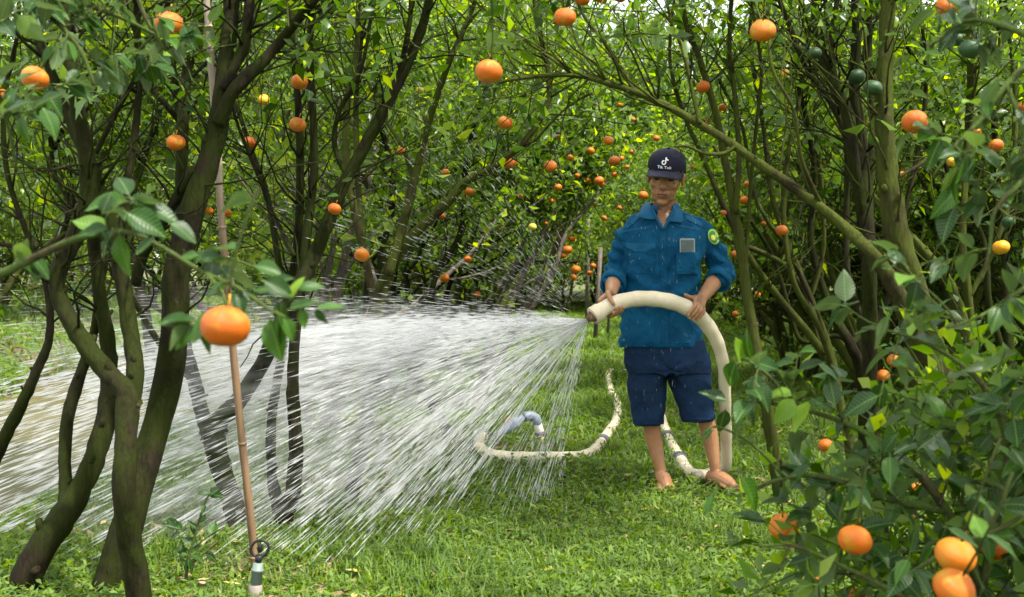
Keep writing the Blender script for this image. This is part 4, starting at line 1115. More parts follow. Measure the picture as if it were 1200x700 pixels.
# rolled sleeve cuffs
for (a, b2, r_) in ((Q(719.2, 329.5, -.065), Q(717.8, 334.5, -.11), .055), (Q(843.5, 324, -.005), Q(840.5, 331.5, -.05), .055)):
    mb = MB(); ax = (b2 - a); L_ = ax.length; axn = ax.normalized()
    pts = []; rs = []
    for k, (tt, rr) in enumerate([(.25, .82), (0, 1.0), (.15, 1.13), (.5, 1.17), (.85, 1.14), (1.0, 1.02), (.9, .85), (.6, .78)]):
        pts.append(tt); rs.append(rr * r_)
    n = 26; o = 0
    tq = axn.to_track_quat('Z', 'Y').to_matrix()
    for tt, rr in zip(pts, rs):
        for j in range(n):
            an = 6.2832 * j / n; w = 1 + .05 * noise.noise(Vector((an * 2.2, tt * 5, r_ * 90)))
            w += .03 * math.sin(an * 3 + tt * 4)
            mb.v.append(tuple(a + axn * (tt * L_ + .004 * math.sin(an * 2)) + tq @ Vector((math.cos(an) * rr * w, math.sin(an) * rr * w, 0))))
    for i in range(len(pts) - 1):
        for j in range(n): mb.f.append((i * n + j, i * n + (j + 1) % n, (i + 1) * n + (j + 1) % n, (i + 1) * n + j))
    mb.build('rolled_cuff', M['shirt'], shirt)
# round yellow green sleeve badge with a green emblem
def badge(name, cx, cy, rx, ry, mat, off, tilt=0):
    vs = [cast(cx, cy)[0] or P(cx, cy, DM)]; dd = cast(cx, cy)[2]; vs[0] = vs[0] - dd * off
    for k in range(20):
        a = 6.2832 * k / 20; x = rx * math.cos(a); y = ry * math.sin(a); xx = x * math.cos(tilt) - y * math.sin(tilt); yy = x * math.sin(tilt) + y * math.cos(tilt)
        loc, nrm, d = cast(cx + xx, cy + yy)
        if loc is None or (loc - vs[0]).length > .08: loc = vs[0] + Vector((xx * SC, .015, -yy * SC)) + d * off
        vs.append(loc - d * off)
    bk = [v + Vector((0, .004, 0)) for v in vs]
    fs = [(0, 1 + k, 1 + (k + 1) % 20) for k in range(20)] + [(1 + k, 22 + k, 22 + (k + 1) % 20, 1 + (k + 1) % 20) for k in range(20)]
    me = bpy.data.meshes.new(name); me.from_pydata([tuple(v) for v in vs + bk], [], fs); me.update()
    link(name, me, mat, shirt)
badge('sleeve_badge', 836.3, 277.5, 6.2, 9.5, simple('badge_lime', (.42, .62, .10), .6), .004, -.35)
badge('badge_emblem', 836.3, 277.5, 4.4, 7.2, simple('badge_green', (.05, .33, .08), .6), .0080, -.35)
badge('badge_emblem', 835.8, 278.5, 2.6, 3.6, simple('badge_yellow', (.75, .65, .12), .6), .0120, -.35)

# phone standing in the breast pocket
ph = empty('phone', cast(806, 290)[0], 'grey smartphone standing in the breast pocket of the blue shirt', 'phone')
loc = cast(806, 290)[0]; dv = cast(806, 290)[2]
mb = MB()
def slab(mb, x0, y0, x1, y1, d0, d1):
    q = []
    for d in (d0, d1):
        for (a, b_) in ((x0, y1), (x1, y1), (x1, y0), (x0, y0)): q.append(P(a, b_, d))
    mb.add(q, [(0, 1, 2, 3), (7, 6, 5, 4), (0, 4, 5, 1), (1, 5, 6, 2), (2, 6, 7, 3), (3, 7, 4, 0)])
slab(mb, 796.5, 279.5, 814.5, 302, loc.y - .017, loc.y - .004)
me = mb.mesh('phone_case', False); bm = bmesh.new(); bm.from_mesh(me); bmesh.ops.bevel(bm, geom=bm.edges[:], offset=.003, segments=2, affect='EDGES'); bm.to_mesh(me); bm.free()
link('phone_case', me, simple('phone_case_metal', (.26, .28, .28), .35, .05, metal=.2), ph)
mb = MB(); slab(mb, 798, 281.5, 813, 301, loc.y - .0185, loc.y - .016); mb.build('screen', simple('phone_glass', (.07, .10, .095), .15, .1), ph, False)
drape('pocket_front', [(792, 296), (818.5, 295.5), (818, 321), (793.5, 321.5)], M['shirt'], shirt, .030, 6, 6)

# ---- shorts
sh = MB()
rings = [(398, 779, 45.5, .118), (412, 780, 47.5, .125), (425, 781, 49.5, .130), (436, 783, 50, .125)]
for k, (py, cx, hw, bb) in enumerate(rings):
    cpt = Q(cx, py, 0.02)
    for j in range(NR):
        a = 2 * math.pi * j / NR; ca, sa = math.cos(a), math.sin(a); ex = .8
        sh.v.append((cpt.x + hw * SC * math.copysign(abs(ca) ** ex, ca), cpt.y + bb * math.copysign(abs(sa) ** ex, sa), cpt.z))
for k in range(3):
    for j in range(NR):
        j2 = (j + 1) % NR; sh.f.append((k * NR + j, (k + 1) * NR + j, (k + 1) * NR + j2, k * NR + j2))
sh.f.append(tuple(range(NR))); sh.f.append(tuple(3 * NR + j for j in reversed(range(NR))))
sh.tube([Q(757, 420, .02), Q(757.5, 450, .015), Q(759, 475, .01), Q(760.5, 497, .01)], [.103, .093, .079, .072], 26)
sh.tube([Q(805, 420, .02), Q(810, 450, .015), Q(815, 472, .01), Q(818, 492, .01)], [.106, .097, .087, .082], 26)
sh_me = voxel(sh, .0065, 2, 'shorts')
def shorts_fold(c):
    x, y, z = c
    q = noise.noise(Vector((x * 11, y * 8, z * 6))); q2 = noise.noise(Vector((x * 24 + 4, y * 14, z * 12)))
    cr = Q(783, 432); d = math.hypot(x - cr.x, z - cr.z)
    return q + .5 * q2 + .8 * math.sin(math.atan2(z - cr.z, x - cr.x) * 7) * math.exp(-d * 9) + .4 * (1 - 2 * abs(noise.noise(Vector((x * 7, y * 5, z * 13 + 4)))))
fold(sh_me, .011, shorts_fold)
m, nt, b = new_mat('navy_denim')
n1 = tex_noise(nt, 6, 5, .65); n2 = tex_noise(nt, 300, 3, .6, stretch=(1, 1, .15))
c1 = ramp(nt, n1, [(0.3, (0.004, 0.010, 0.028)), (0.72, (0.009, 0.025, 0.060))])
c2 = mixc(nt, c1, (.02, .05, .11), n2); nt.links.new(c2, b.inputs['Base Color']); c2.node.inputs['Factor'].default_value = .2
for l in list(nt.links):
    if l.to_socket == c2.node.inputs['Factor']: nt.links.remove(l)
c2.node.inputs['Factor'].default_value = .18
b.inputs['Roughness'].default_value = .85; b.inputs['Specular IOR Level'].default_value = .1; b1 = add_bump(nt, b, n2, .3, .002)
n3 = tex_noise(nt, 10, 5, .6, stretch=(1.2, 1, 1.2), dist=1.0); b2 = nt.nodes.new('ShaderNodeBump'); b2.inputs['Strength'].default_value = .8; b2.inputs['Distance'].default_value = .02
nt.links.new(n3, b2.inputs['Height']); nt.links.new(b1.outputs[0], b2.inputs['Normal']); nt.links.new(b2.outputs[0], b.inputs['Normal'])
M['denim'] = m
shorts = link('shorts', sh_me, m, root)
tb = BVHTree.FromPolygons([v.co[:] for v in sh_me.vertices], [p.vertices[:] for p in sh_me.polygons])
drape('hem', [(743.5, 491), (778, 491), (778, 497.5), (743.5, 497)], M['denim'], shorts, .004, 10, 2, tb)
drape('hem', [(798.5, 487), (838, 485.5), (838.5, 491.5), (799, 493)], M['denim'], shorts, .004, 10, 2, tb)
drape('fly_seam', [(780, 404), (783.5, 404), (784, 430), (782, 430)], M['denim'], shorts, .003, 2, 8, tb)
drape('side_pocket', [(800, 406), (803, 406), (826, 424), (824, 426)], M['denim'], shorts, .0035, 8, 1, tb)

# ---- cap
cm_ = simple('navy_cap_cloth', (.012, .012, .032), .75, .25, 160, .3)
capE = MB()
CRX, CRY, CRZ, CZ0 = .0850, .1000, .074, .057
def cap_pt(a, e, k=1.0):
    # a: angle round (0 = front), e: elevation 0..90
    ce, se = math.cos(e), math.sin(e)
    fr = 1 + .05 * max(0, math.cos(a)) * math.sin(2 * e)
    seam = 1 - .012 * math.exp(-((((a + math.pi / 6) % (math.pi / 3)) - math.pi / 6) / .035) ** 2 ) * ce
    return Vector((CRX * ce ** .8 * math.sin(a) * k * seam, .010 - CRY * ce ** .8 * math.cos(a) * k * seam * fr, CZ0 + CRZ * se * k))
NA, NE = 72, 14
for i in range(NE + 1):
    e = R(-8 + 98 * i / NE) if i else R(-10)
    e = min(e, R(89.5))
    for j in range(NA): capE.v.append(tuple(HM @ cap_pt(2 * math.pi * j / NA, max(e, 0)) if i > 1 else HM @ (cap_pt(2 * math.pi * j / NA, 0) + Vector((0, 0, -.012 * (1 if i == 0 else .4))))))
for i in range(NE):
    for j in range(NA): capE.f.append((i * NA + j, i * NA + (j + 1) % NA, (i + 1) * NA + (j + 1) % NA, (i + 1) * NA + j))
cap = capE.build('cap', cm_, root)
mb = MB(); mb.ball(H(0, .01, CZ0 + CRZ + .001), (.008, .008, .004), 10, 6); mb.build('top_button', cm_, cap)
mb = MB(); nA, nB = 24, 8
def brim_pt(u, v):
    a = R(-68 + 136 * u); k = v
    x0, y0 = CRX * math.sin(a), .010 - CRY * math.cos(a)
    ext = .070 * math.cos(a * 90 / 72) ** .55
    x0 *= .985; y0 *= .975
    x = x0 * (1 + .02 * k); y = y0 - ext * k
    z = CZ0 - .010 - .012 * math.sin(a) ** 2 - k * .014 - .012 * (x / CRX) ** 2 * k
    return Vector((x, y, z))
for lay in (0, 1):
    for j in range(nB + 1):
        for i in range(nA + 1): mb.v.append(tuple(HM @ (brim_pt(i / nA, j / nB) - Vector((0, 0, .003 * lay)))))
W_ = nA + 1; o = W_ * (nB + 1)
for j in range(nB):
    for i in range(nA):
        a = j * W_ + i; mb.f.append((a, a + W_, a + W_ + 1, a + 1)); mb.f.append((o + a, o + a + 1, o + a + W_ + 1, o + a + W_))
for i in range(nA):
    a = nB * W_ + i; mb.f.append((a, a + o, a + o + 1, a + 1))
me = mb.mesh('brim'); bm = bmesh.new(); bm.from_mesh(me); bmesh.ops.recalc_face_normals(bm, faces=bm.faces); bm.to_mesh(me); bm.free()
link('brim', me, simple('navy_brim_cloth', (.030, .030, .055), .7, .2, 160, .3), cap)
cap_tree = BVHTree.FromPolygons(capE.v, capE.f)
fdir = (HM.to_3x3() @ Vector((0, 1, 0))).normalized()
def emb(name, polys, mat, lift):
    """flat embroidery: polygons in cap front coordinates (x, z in metres) laid on the crown"""
    vs = []; fs = []
    for poly in polys:
        o = len(vs)
        for (x, z) in poly:
            st = HM @ Vector((x, -.25, z)); loc, nrm, i, d = cap_tree.ray_cast(st, fdir)
            if loc is None: loc = H(x, -.1, z)
            vs.append(tuple(loc - fdir * lift))
        fs.append(tuple(range(o, o + len(poly))))
    me = bpy.data.meshes.new(name); me.from_pydata(vs, [], fs); me.update()
    link(name, me, mat, cap)
# note mark: open ring, stem and flag (quads so that it follows the crown)
def note(dx, dz):
    qs = []; cx, cz, ro, ri = -.0035 + dx, .083 + dz, .0098, .0052
    n = 16
    for k in range(n):
        a0, a1 = R(80 + 280 * k / n), R(80 + 280 * (k + 1) / n)
        qs.append([(cx + ro * math.cos(a0), cz + ro * math.sin(a0)), (cx + ro * math.cos(a1), cz + ro * math.sin(a1)), (cx + ri * math.cos(a1), cz + ri * math.sin(a1)), (cx + ri * math.cos(a0), cz + ri * math.sin(a0))])
    sx0, sx1 = cx + ri, cx + ro
    for k in range(4):
        z0, z1 = cz + .0215 * k / 4, cz + .0215 * (k + 1) / 4; qs.append([(sx0, z0), (sx1, z0), (sx1, z1), (sx0, z1)])
    for k in range(6):
        a0, a1 = R(180 + 90 * k / 6), R(180 + 90 * (k + 1) / 6); fx, fz = sx0 + .0125, cz + .0215
        qs.append([(fx + .0125 * math.cos(a0), fz + .0125 * math.sin(a0)), (fx + .0125 * math.cos(a1), fz + .0125 * math.sin(a1)), (fx + .008 * math.cos(a1), fz + .008 * math.sin(a1)), (fx + .008 * math.cos(a0), fz + .008 * math.sin(a0))])
    return qs
emb('logo_offset', note(.0010, -.0006), simple('logo_red', (.75, .05, .12), .6), .0022)  # red and cyan offset copies are the mark's own colours
emb('logo_offset', note(-.0010, .0006), simple('logo_cyan', (.12, .65, .70), .6), .0026)
white = simple('white_embroidery', (.85, .85, .85), .6, .03)
emb('logo', note(0, 0), white, .0032)
tc_ = bpy.data.curves.new('txt', 'FONT'); tc_.body = 'Tik Tok'; tc_.size = .0165; tc_.align_x = 'CENTER'; tc_.offset = .0004; tc_.resolution_u = 2
to = bpy.data.objects.new('txt', tc_); col.objects.link(to)
dg = bpy.context.evaluated_depsgraph_get(); dg.update()
tm_ = bpy.data.meshes.new_from_object(to.evaluated_get(dg)); bpy.data.objects.remove(to)
vs = []
for v in tm_.vertices:
    x, z = v.co.x * 1.15, v.co.y + .0570
    loc, nrm, i, d = cap_tree.ray_cast(HM @ Vector((x, -.25, z)), fdir)
    vs.append(tuple((loc or H(x, -.1, z)) - fdir * .0032))
me = bpy.data.meshes.new('lettering'); me.from_pydata(vs, [], [p.vertices[:] for p in tm_.polygons]); me.update()
link('lettering', me, white, cap)

# ---------------------------------------------------------------- hose
hose = empty('hose', (hose_c[200].x, hose_c[200].y, gh(hose_c[200].x, hose_c[200].y)), 'thick cream hose held by the man, looping back over the grass to the grey pipe', 'hose')
m, nt, b = new_mat('cream_hose')
n1 = tex_noise(nt, 7, 4); n2 = tex_noise(nt, 90, 3)
c = mixc(nt, ramp(nt, n1, [(.3, (.54, .45, .30)), (.7, (.66, .58, .43))]), (.35, .30, .2), ramp(nt, n2, [(.62, (0, 0, 0)), (.85, (.6, .6, .6))]))
nt.links.new(c, b.inputs['Base Color']); b.inputs['Roughness'].default_value = .42
wv_ = nt.nodes.new('ShaderNodeTexWave'); wv_.inputs['Scale'].default_value = 28; wv_.inputs['Distortion'].default_value = 1.5; tch = nt.nodes.new('ShaderNodeTexCoord'); nt.links.new(tch.outputs['Object'], wv_.inputs['Vector'])
add_bump(nt, b, wv_.outputs['Fac'], .12, .004)
mb = MB(); mb.tube(hose_c, [r * (1 + .03 * math.sin(i * 1.1)) for i, r in enumerate(hose_r)], 18)
mb.build('tube', m, hose)
mg = simple('grey_pipe_plastic', (.17, .20, .25), .4, .2, 25, .1)
mclamp = simple('rubber_binding', (.10, .09, .11), .6, .3, 40, .3)
t0 = (hose_c[0] - hose_c[3]).normalized()
mb = MB(); mb.tube([hose_c[0] - t0 * .004, hose_c[0] + t0 * .035, hose_c[0] + t0 * .038, hose_c[0] + t0 * .036, hose_c[0] - t0 * .02], [.043, .044, .042, .034, .034], 20, caps=False)
mb.build('nozzle_collar', m, hose)
mb = MB(); mb.tube([hose_c[0] - t0 * .02, hose_c[0] + t0 * .034, hose_c[0] + t0 * .045, hose_c[0] + t0 * .068], [.033, .032, .026, .016], 16, squash=.75); mb.build('nozzle_mouth', simple('brass_nozzle', (.12, .07, .04), .5), hose)
def clamp_at(px, py, r=GR):
    g = gp(px, py, GR); i = min(range(90, len(hose_c) - 1), key=lambda k: (hose_c[k] - g).length)
    t = (hose_c[i + 1] - hose_c[i - 1]).normalized(); p = hose_c[i]
    mb = MB(); mb.tube([p - t * .06, p - t * .05, p - t * .018, p, p + t * .018, p + t * .05, p + t * .06], [r * 1.02, r * 1.22, r * 1.18, r * 1.28, r * 1.18, r * 1.22, r * 1.02], 16)
    mb.build('clamp', mclamp, hose)
for q in ((706, 524), (783, 518), (800, 552)): clamp_at(*q)

# ---------------------------------------------------------------- grey valve pipe on the grass
vp = empty('standpipe', (G(600, 525).x, G(600, 525).y, gh(G(600, 525).x, G(600, 525).y)), 'grey plastic valve pipe with an elbow, joined to the hose on the wet grass', 'pipe')
D_ = hose_c[-1].y
A0 = hose_c[-1]; A1 = P(577, 515, D_ - .02); A2 = P(598, 499, D_ - .03); A3 = P(614, 489, D_ - .02); A4 = P(622, 487.5, D_); A5 = P(628, 491, D_ + .0); A6 = P(632, 503, D_ + .02); A7 = P(636, 520, D_ + .03); A8 = P(637.5, 532, D_ + .03)
mb = MB(); mb.tube([A0 - (A1 - A0) * .5, A0, A0.lerp(A1, .6)], [.036, .041, .038], 18); mb.build('coupling', mclamp, vp)
mb = MB(); mb.tube([A0, A1, A2, A3], [.022, .022, .023, .024], 16); mb.build('grey_pipe', mg, vp)
mb = MB(); dvv = (A3 - A1).normalized(); mb.tube([A2 - dvv * .06, A2 - dvv * .045, A2 - dvv * .04, A2 + dvv * .04, A2 + dvv * .045, A2 + dvv * .065], [.024, .034, .030, .038, .033, .025], 18); mb.build('valve_body', mg, vp)
mb = MB(); pv = P(594, 492, D_ - .04); mb.tube([A2, pv], [.008, .008], 8); mb.tube([pv - dvv * .03, pv + dvv * .03], [.010, .010], 8); mb.build('valve_handle', simple('rusty_handle', (.28, .13, .05), .7), vp)
cc_ = crom([(*A3, .030), (*A4, .031), (*A5, .031), (*A5.lerp(A6, .4), .030)], 4)
mb = MB(); mb.tube([q[:3] for q in cc_], [q[3] for q in cc_], 16); mb.build('elbow', mg, vp)
mb = MB(); mb.tube([A5, A6, A7, A8], [.026, .026, .026, .026], 16); mb.build('white_pipe', simple('white_pipe_plastic', (.68, .66, .60), .4, .08, 12), vp)
mb = MB(); d2 = (A7 - A6).normalized(); mb.tube([A6 + d2 * .015, A6 + d2 * .02, A6 + d2 * .05, A6 + d2 * .055], [.027, .034, .034, .027], 16); mb.build('clamp', mclamp, vp)
mb = MB(); pv = P(570, 513, D_); mb.tube([A0, pv], [.012, .01], 8); mb.ball(pv, (.022, .016, .014), 10, 6); mb.build('plug', simple('rusty_plug', (.26, .12, .06), .7), vp)
# ---------------------------------------------------------------- water spray
# thousands of thin water threads thrown out of the nozzle: each a tapered sliver lying along its own path
NZ = hose_c[0] + t0 * .066
rs = np.random.default_rng(5)
def throw(n, ang_fn, dist_fn, yaw_fn, spread, len_fn, rad_fn, sag=0.055, nb=140, bspread=0.02):
    """n threads on nb jets; ang = degrees below level-left, yaw = drift in depth per metre"""
    ba = np.maximum(ang_fn(nb), -75); ba = np.where((ba < 0) & (ba > -17), ba * .6, ba); by = yaw_fn(nb); bl = 0.6 + 0.8 * rs.random(nb)
    w = rs.random(nb) ** 3 + 0.03; w /= w.sum()
    k = rs.choice(nb, n, p=w)
    a = np.radians(ba[k] + bspread * 57.3 * rs.standard_normal(n)); yw = by[k] + bspread * 1.6 * rs.standard_normal(n)
    L = dist_fn(n) * np.clip(bl[k], .5, 1.3)
    d = np.stack([-np.cos(a), yw, -np.sin(a)], 1); d /= np.linalg.norm(d, axis=1, keepdims=True)
    def pos(l):
        p = np.array(NZ)[None] + d * l[:, None]; p[:, 2] -= sag * l ** 2 * (0.6 + 0.4 * np.cos(a)); return p
    hl = len_fn(n, L) * 0.5
    p0, p1 = pos(np.maximum(L - hl, 0.0)), pos(L + hl)
    off = rs.standard_normal((n, 3)) * (spread * L)[:, None]; p0 += off; p1 += off
    g = ground_h(p1[:, 0], p1[:, 1]); keep = p1[:, 2] > np.maximum(g, -0.33) + 0.01
    keep &= (p1[:, 1] > 4.3)
    return p0[keep], p1[keep], rad_fn(n, L)[keep]
def slivers(p0, p1, r):
    n = len(p0); ax = p1 - p0; ax /= np.linalg.norm(ax, axis=1, keepdims=True) + 1e-9
    s1 = np.cross(ax, np.array([[0.3, 1, 0.2]])); s1 /= np.linalg.norm(s1, axis=1, keepdims=True) + 1e-9; s2 = np.cross(ax, s1)
    mid = p0 * .4 + p1 * .6
    V = [p0]
    for k in range(3):
        an = 2.0944 * k; V.append(mid + (s1 * math.cos(an) + s2 * math.sin(an)) * r[:, None])
    V.append(p1)
    V = np.stack(V, 1).reshape(-1, 3); b_ = (np.arange(n) * 5)[:, None]
    T = np.concatenate([b_ + np.array([q]) for q in ((0, 2, 1), (0, 3, 2), (0, 1, 3), (1, 2, 4), (2, 3, 4), (3, 1, 4))], 1).reshape(-1, 3)
    return V, T
sets = []
# dense core, almost level
sets.append(throw(5200, lambda n: rs.normal(4, 5, n), lambda n: rs.random(n) ** 0.8 * 2.1 + .01, lambda n: rs.normal(-.20, .10, n), .014,
                  lambda n, L: (.04 + .10 * rs.random(n)) * np.clip(L * 1.2, .3, 1.2), lambda n, L: (.0010 + .0020 * rs.random(n)) * (1 + .3 * L), nb=110, bspread=.02))
# the wide fan sinking to the ground on the left
sets.append(throw(4000, lambda n: rs.normal(16, 12, n), lambda n: rs.random(n) * 3.3 + .02, lambda n: rs.normal(-.27, .13, n), .02,
                  lambda n, L: .03 + .12 * rs.random(n), lambda n, L: (.0007 + .0018 * rs.random(n) ** 2) * (1 + .25 * L), nb=260, bspread=.016))
# steep curtain under the nozzle
sets.append(throw(3600, lambda n: 30 + 50 * rs.random(n) ** 1.6, lambda n: rs.random(n) ** .8 * 1.25 + .02, lambda n: rs.normal(-.05, .14, n), .02,
                  lambda n, L: .02 + .07 * rs.random(n), lambda n, L: .0005 + .0009 * rs.random(n), nb=120, bspread=.03))
# far drift over the ditch and low mist at the bottom left
sets.append(throw(1000, lambda n: rs.normal(17, 8, n), lambda n: 1.2 + rs.random(n) * 2.5, lambda n: rs.normal(-.32, .12, n), .04,
                  lambda n, L: .03 + .10 * rs.random(n), lambda n, L: .0009 + .0020 * rs.random(n), nb=500, bspread=.03))
sets.append(throw(1400, lambda n: rs.normal(27, 7, n), lambda n: 1.3 + rs.random(n) * 1.9, lambda n: rs.normal(-.36, .14, n), .04,
                  lambda n, L: .03 + .10 * rs.random(n), lambda n, L: .0009 + .0018 * rs.random(n), nb=300, bspread=.03))
# the near side of the fan, coming down towards the sprinkler at the lower left
sets.append(throw(3400, lambda n: rs.normal(31, 8, n), lambda n: .5 + rs.random(n) * 2.4, lambda n: rs.normal(-.72, .26, n), .03,
                  lambda n, L: .03 + .10 * rs.random(n), lambda n, L: .0008 + .0016 * rs.random(n), nb=260, bspread=.025))
# long sharp jets standing out of the fan
sets.append(throw(1500, lambda n: rs.choice([8, 15, 22, 29, 36, 37, 45, 52], n) + rs.normal(0, .8, n), lambda n: rs.random(n) * 2.4 + .05, lambda n: rs.normal(-.25, .05, n), .005,
                  lambda n, L: .08 + .16 * rs.random(n), lambda n, L: .0009 + .0012 * rs.random(n), nb=40, bspread=.004))
# thin ragged spray feathering off the top of the jet
sets.append(throw(2200, lambda n: -1.0 - np.abs(rs.normal(0, 9, n)), lambda n: .15 + rs.random(n) * 2.9, lambda n: rs.normal(-.2, .2, n), .03,
                  lambda n, L: .02 + .07 * rs.random(n), lambda n, L: .0004 + .0008 * rs.random(n), sag=.03, nb=140, bspread=.03))
# fine droplets thrown upwards behind the jet
sets.append(throw(1300, lambda n: -18 - 42 * rs.random(n), lambda n: .2 + rs.random(n) ** 1.2 * 1.5, lambda n: rs.normal(.05, .12, n), .05,
                  lambda n, L: .01 + .04 * rs.random(n), lambda n, L: .0004 + .0005 * rs.random(n), sag=.02, nb=90, bspread=.04))
p0 = np.concatenate([s[0] for s in sets]); p1 = np.concatenate([s[1] for s in sets]); rr = np.concatenate([s[2] for s in sets])
V, T = slivers(p0, p1, rr * 1.3)
me = np_mesh('water_spray', V, T)
m, nt, b = new_mat('airborne_water')
b.inputs['Base Color'].default_value = (.97, .97, .98, 1); b.inputs['Roughness'].default_value = .3
tr = nt.nodes.new('ShaderNodeBsdfTranslucent'); tr.inputs['Color'].default_value = (.98, .98, .99, 1)
tp = nt.nodes.new('ShaderNodeBsdfTransparent')
mx = nt.nodes.new('ShaderNodeMixShader'); mx.inputs[0].default_value = .6
nt.links.new(b.outputs[0], mx.inputs[1]); nt.links.new(tr.outputs[0], mx.inputs[2])
m2 = nt.nodes.new('ShaderNodeMixShader'); m2.inputs[0].default_value = .62      # broken water: half of the light passes
nt.links.new(mx.outputs[0], m2.inputs[1]); nt.links.new(tp.outputs[0], m2.inputs[2])
nt.links.new(m2.outputs[0], nt.nodes['Material Output'].inputs['Surface'])
M['water'] = m
tag(link('water_spray', me, m), 'fan of white water spray jetting left from the hose nozzle and falling over the grass', 'water spray', kind='stuff')
# drops falling in front of the man's clothes
n = 170
x = rs.normal(P(775, 400, 5.3).x, .16, n); z = rs.uniform(.12, 1.35, n); y = rs.uniform(5.2, 5.55, n)
L = rs.uniform(.006, .028, n)
p0 = np.stack([x, y, z], 1); p1 = p0 + np.stack([rs.normal(0, .002, n), np.zeros(n), -L], 1)
V, T = slivers(p0, p1, rs.uniform(.0004, .0008, n))
tag(link('water_drops', np_mesh('water_drops', V, T), M['water']), 'fine drops of water falling in front of the blue shirt and shorts', 'water drops', kind='stuff')

# the fine mist hanging round the jets: a fan shaped body of fog whose density follows the jets outwards
fan = [(0, 0.015, 18, 0), (.25, .06, 42, -9), (.6, .13, 44, -12), (1.1, .20, 44, -13), (1.8, .28, 42, -12), (2.5, .30, 40, -11), (3.1, .22, 38, -8), (3.6, .05, 30, 4)]
mb = MB(); NM = 24
for k, (l, hw, alo, ahi) in enumerate(fan):
    lo, hi = math.radians(alo), math.radians(ahi)
    for j in range(NM):
        a = 2 * math.pi * j / NM; f = (math.cos(a) + 1) / 2
        an = hi + (lo - hi) * f
        dx, dz = -l * math.cos(an), -l * math.sin(an) - .045 * l * l
        yy = -.30 * l + math.sin(a) * (hw + .01)
        z = max(NZ.z + dz, -.30 if dx < -2.3 else .02) - NZ.z
        mb.v.append((dx - (0.01 if k else 0), yy, z + (.012 * math.cos(a) if k == 0 else 0)))
for k in range(len(fan) - 1):
    for j in range(NM): mb.f.append((k * NM + j, (k + 1) * NM + j, (k + 1) * NM + (j + 1) % NM, k * NM + (j + 1) % NM))
mb.f.append(tuple(range(NM))); mb.f.append(tuple((len(fan) - 1) * NM + j for j in reversed(range(NM))))
me = mb.mesh('mist')
m = bpy.data.materials.new('fine_mist'); m.use_nodes = True; nt = m.node_tree; nt.nodes.remove(nt.nodes['Principled BSDF'])
pv = nt.nodes.new('ShaderNodeVolumePrincipled'); pv.inputs['Color'].default_value = (.985, .985, 1, 1); pv.inputs['Anisotropy'].default_value = .1
tcm = nt.nodes.new('ShaderNodeTexCoord')
nv = nt.nodes.new('ShaderNodeVectorMath'); nv.operation = 'NORMALIZE'; nt.links.new(tcm.outputs['Object'], nv.inputs[0])
ln_ = nt.nodes.new('ShaderNodeVectorMath'); ln_.operation = 'LENGTH'; nt.links.new(tcm.outputs['Object'], ln_.inputs[0])
sc_ = nt.nodes.new('ShaderNodeVectorMath'); sc_.operation = 'MULTIPLY'; sc_.inputs[1].default_value = (20, 2.0, 34); nt.links.new(nv.outputs[0], sc_.inputs[0])
cmb = nt.nodes.new('ShaderNodeVectorMath'); cmb.operation = 'ADD'
lx = nt.nodes.new('ShaderNodeCombineXYZ'); ml_ = nt.nodes.new('ShaderNodeMath'); ml_.operation = 'MULTIPLY'; ml_.inputs[1].default_value = 1.6
nt.links.new(ln_.outputs['Value'], ml_.inputs[0]); nt.links.new(ml_.outputs[0], lx.inputs[1]); nt.links.new(lx.outputs[0], cmb.inputs[1]); nt.links.new(sc_.outputs[0], cmb.inputs[0])
nz_ = nt.nodes.new('ShaderNodeTexNoise'); nz_.inputs['Scale'].default_value = 1.0; nz_.inputs['Detail'].default_value = 3; nz_.inputs['Roughness'].default_value = .6
nt.links.new(cmb.outputs[0], nz_.inputs['Vector'])
r1 = nt.nodes.new('ShaderNodeMapRange'); r1.inputs['From Min'].default_value = .40; r1.inputs['From Max'].default_value = .68; r1.inputs['To Min'].default_value = .05; r1.inputs['To Max'].default_value = 2.1
nt.links.new(nz_.outputs['Fac'], r1.inputs['Value'])
r2 = nt.nodes.new('ShaderNodeMapRange'); r2.inputs['From Min'].default_value = .0; r2.inputs['From Max'].default_value = 2.5; r2.inputs['To Min'].default_value = 2.0; r2.inputs['To Max'].default_value = .02
nt.links.new(ln_.outputs['Value'], r2.inputs['Value'])
mu = nt.nodes.new('ShaderNodeMath'); mu.operation = 'MULTIPLY'; nt.links.new(r1.outputs[0], mu.inputs[0]); nt.links.new(r2.outputs[0], mu.inputs[1])
sz_ = nt.nodes.new('ShaderNodeSeparateXYZ'); nt.links.new(nv.outputs[0], sz_.inputs[0])
r3 = nt.nodes.new('ShaderNodeMapRange'); r3.interpolation_type = 'SMOOTHSTEP'; r3.inputs['From Min'].default_value = .16; r3.inputs['From Max'].default_value = -.08; nt.links.new(sz_.outputs['Z'], r3.inputs['Value'])
r4 = nt.nodes.new('ShaderNodeMapRange'); r4.interpolation_type = 'SMOOTHSTEP'; r4.inputs['From Min'].default_value = -.66; r4.inputs['From Max'].default_value = -.30; nt.links.new(sz_.outputs['Z'], r4.inputs['Value'])
mu2 = nt.nodes.new('ShaderNodeMath'); mu2.operation = 'MULTIPLY'; nt.links.new(r3.outputs[0], mu2.inputs[0]); nt.links.new(r4.outputs[0], mu2.inputs[1])
mu3 = nt.nodes.new('ShaderNodeMath'); mu3.operation = 'MULTIPLY'; nt.links.new(mu.outputs[0], mu3.inputs[0]); nt.links.new(mu2.outputs[0], mu3.inputs[1])
nt.links.new(mu3.outputs[0], pv.inputs['Density'])
nt.links.new(pv.outputs[0], nt.nodes['Material Output'].inputs['Volume'])
mo = link('mist', me, m); mo.location = NZ
tag(mo, 'thin white mist hanging around the water jets', 'mist', kind='stuff')
scene.cycles.volume_step_rate = 0.6
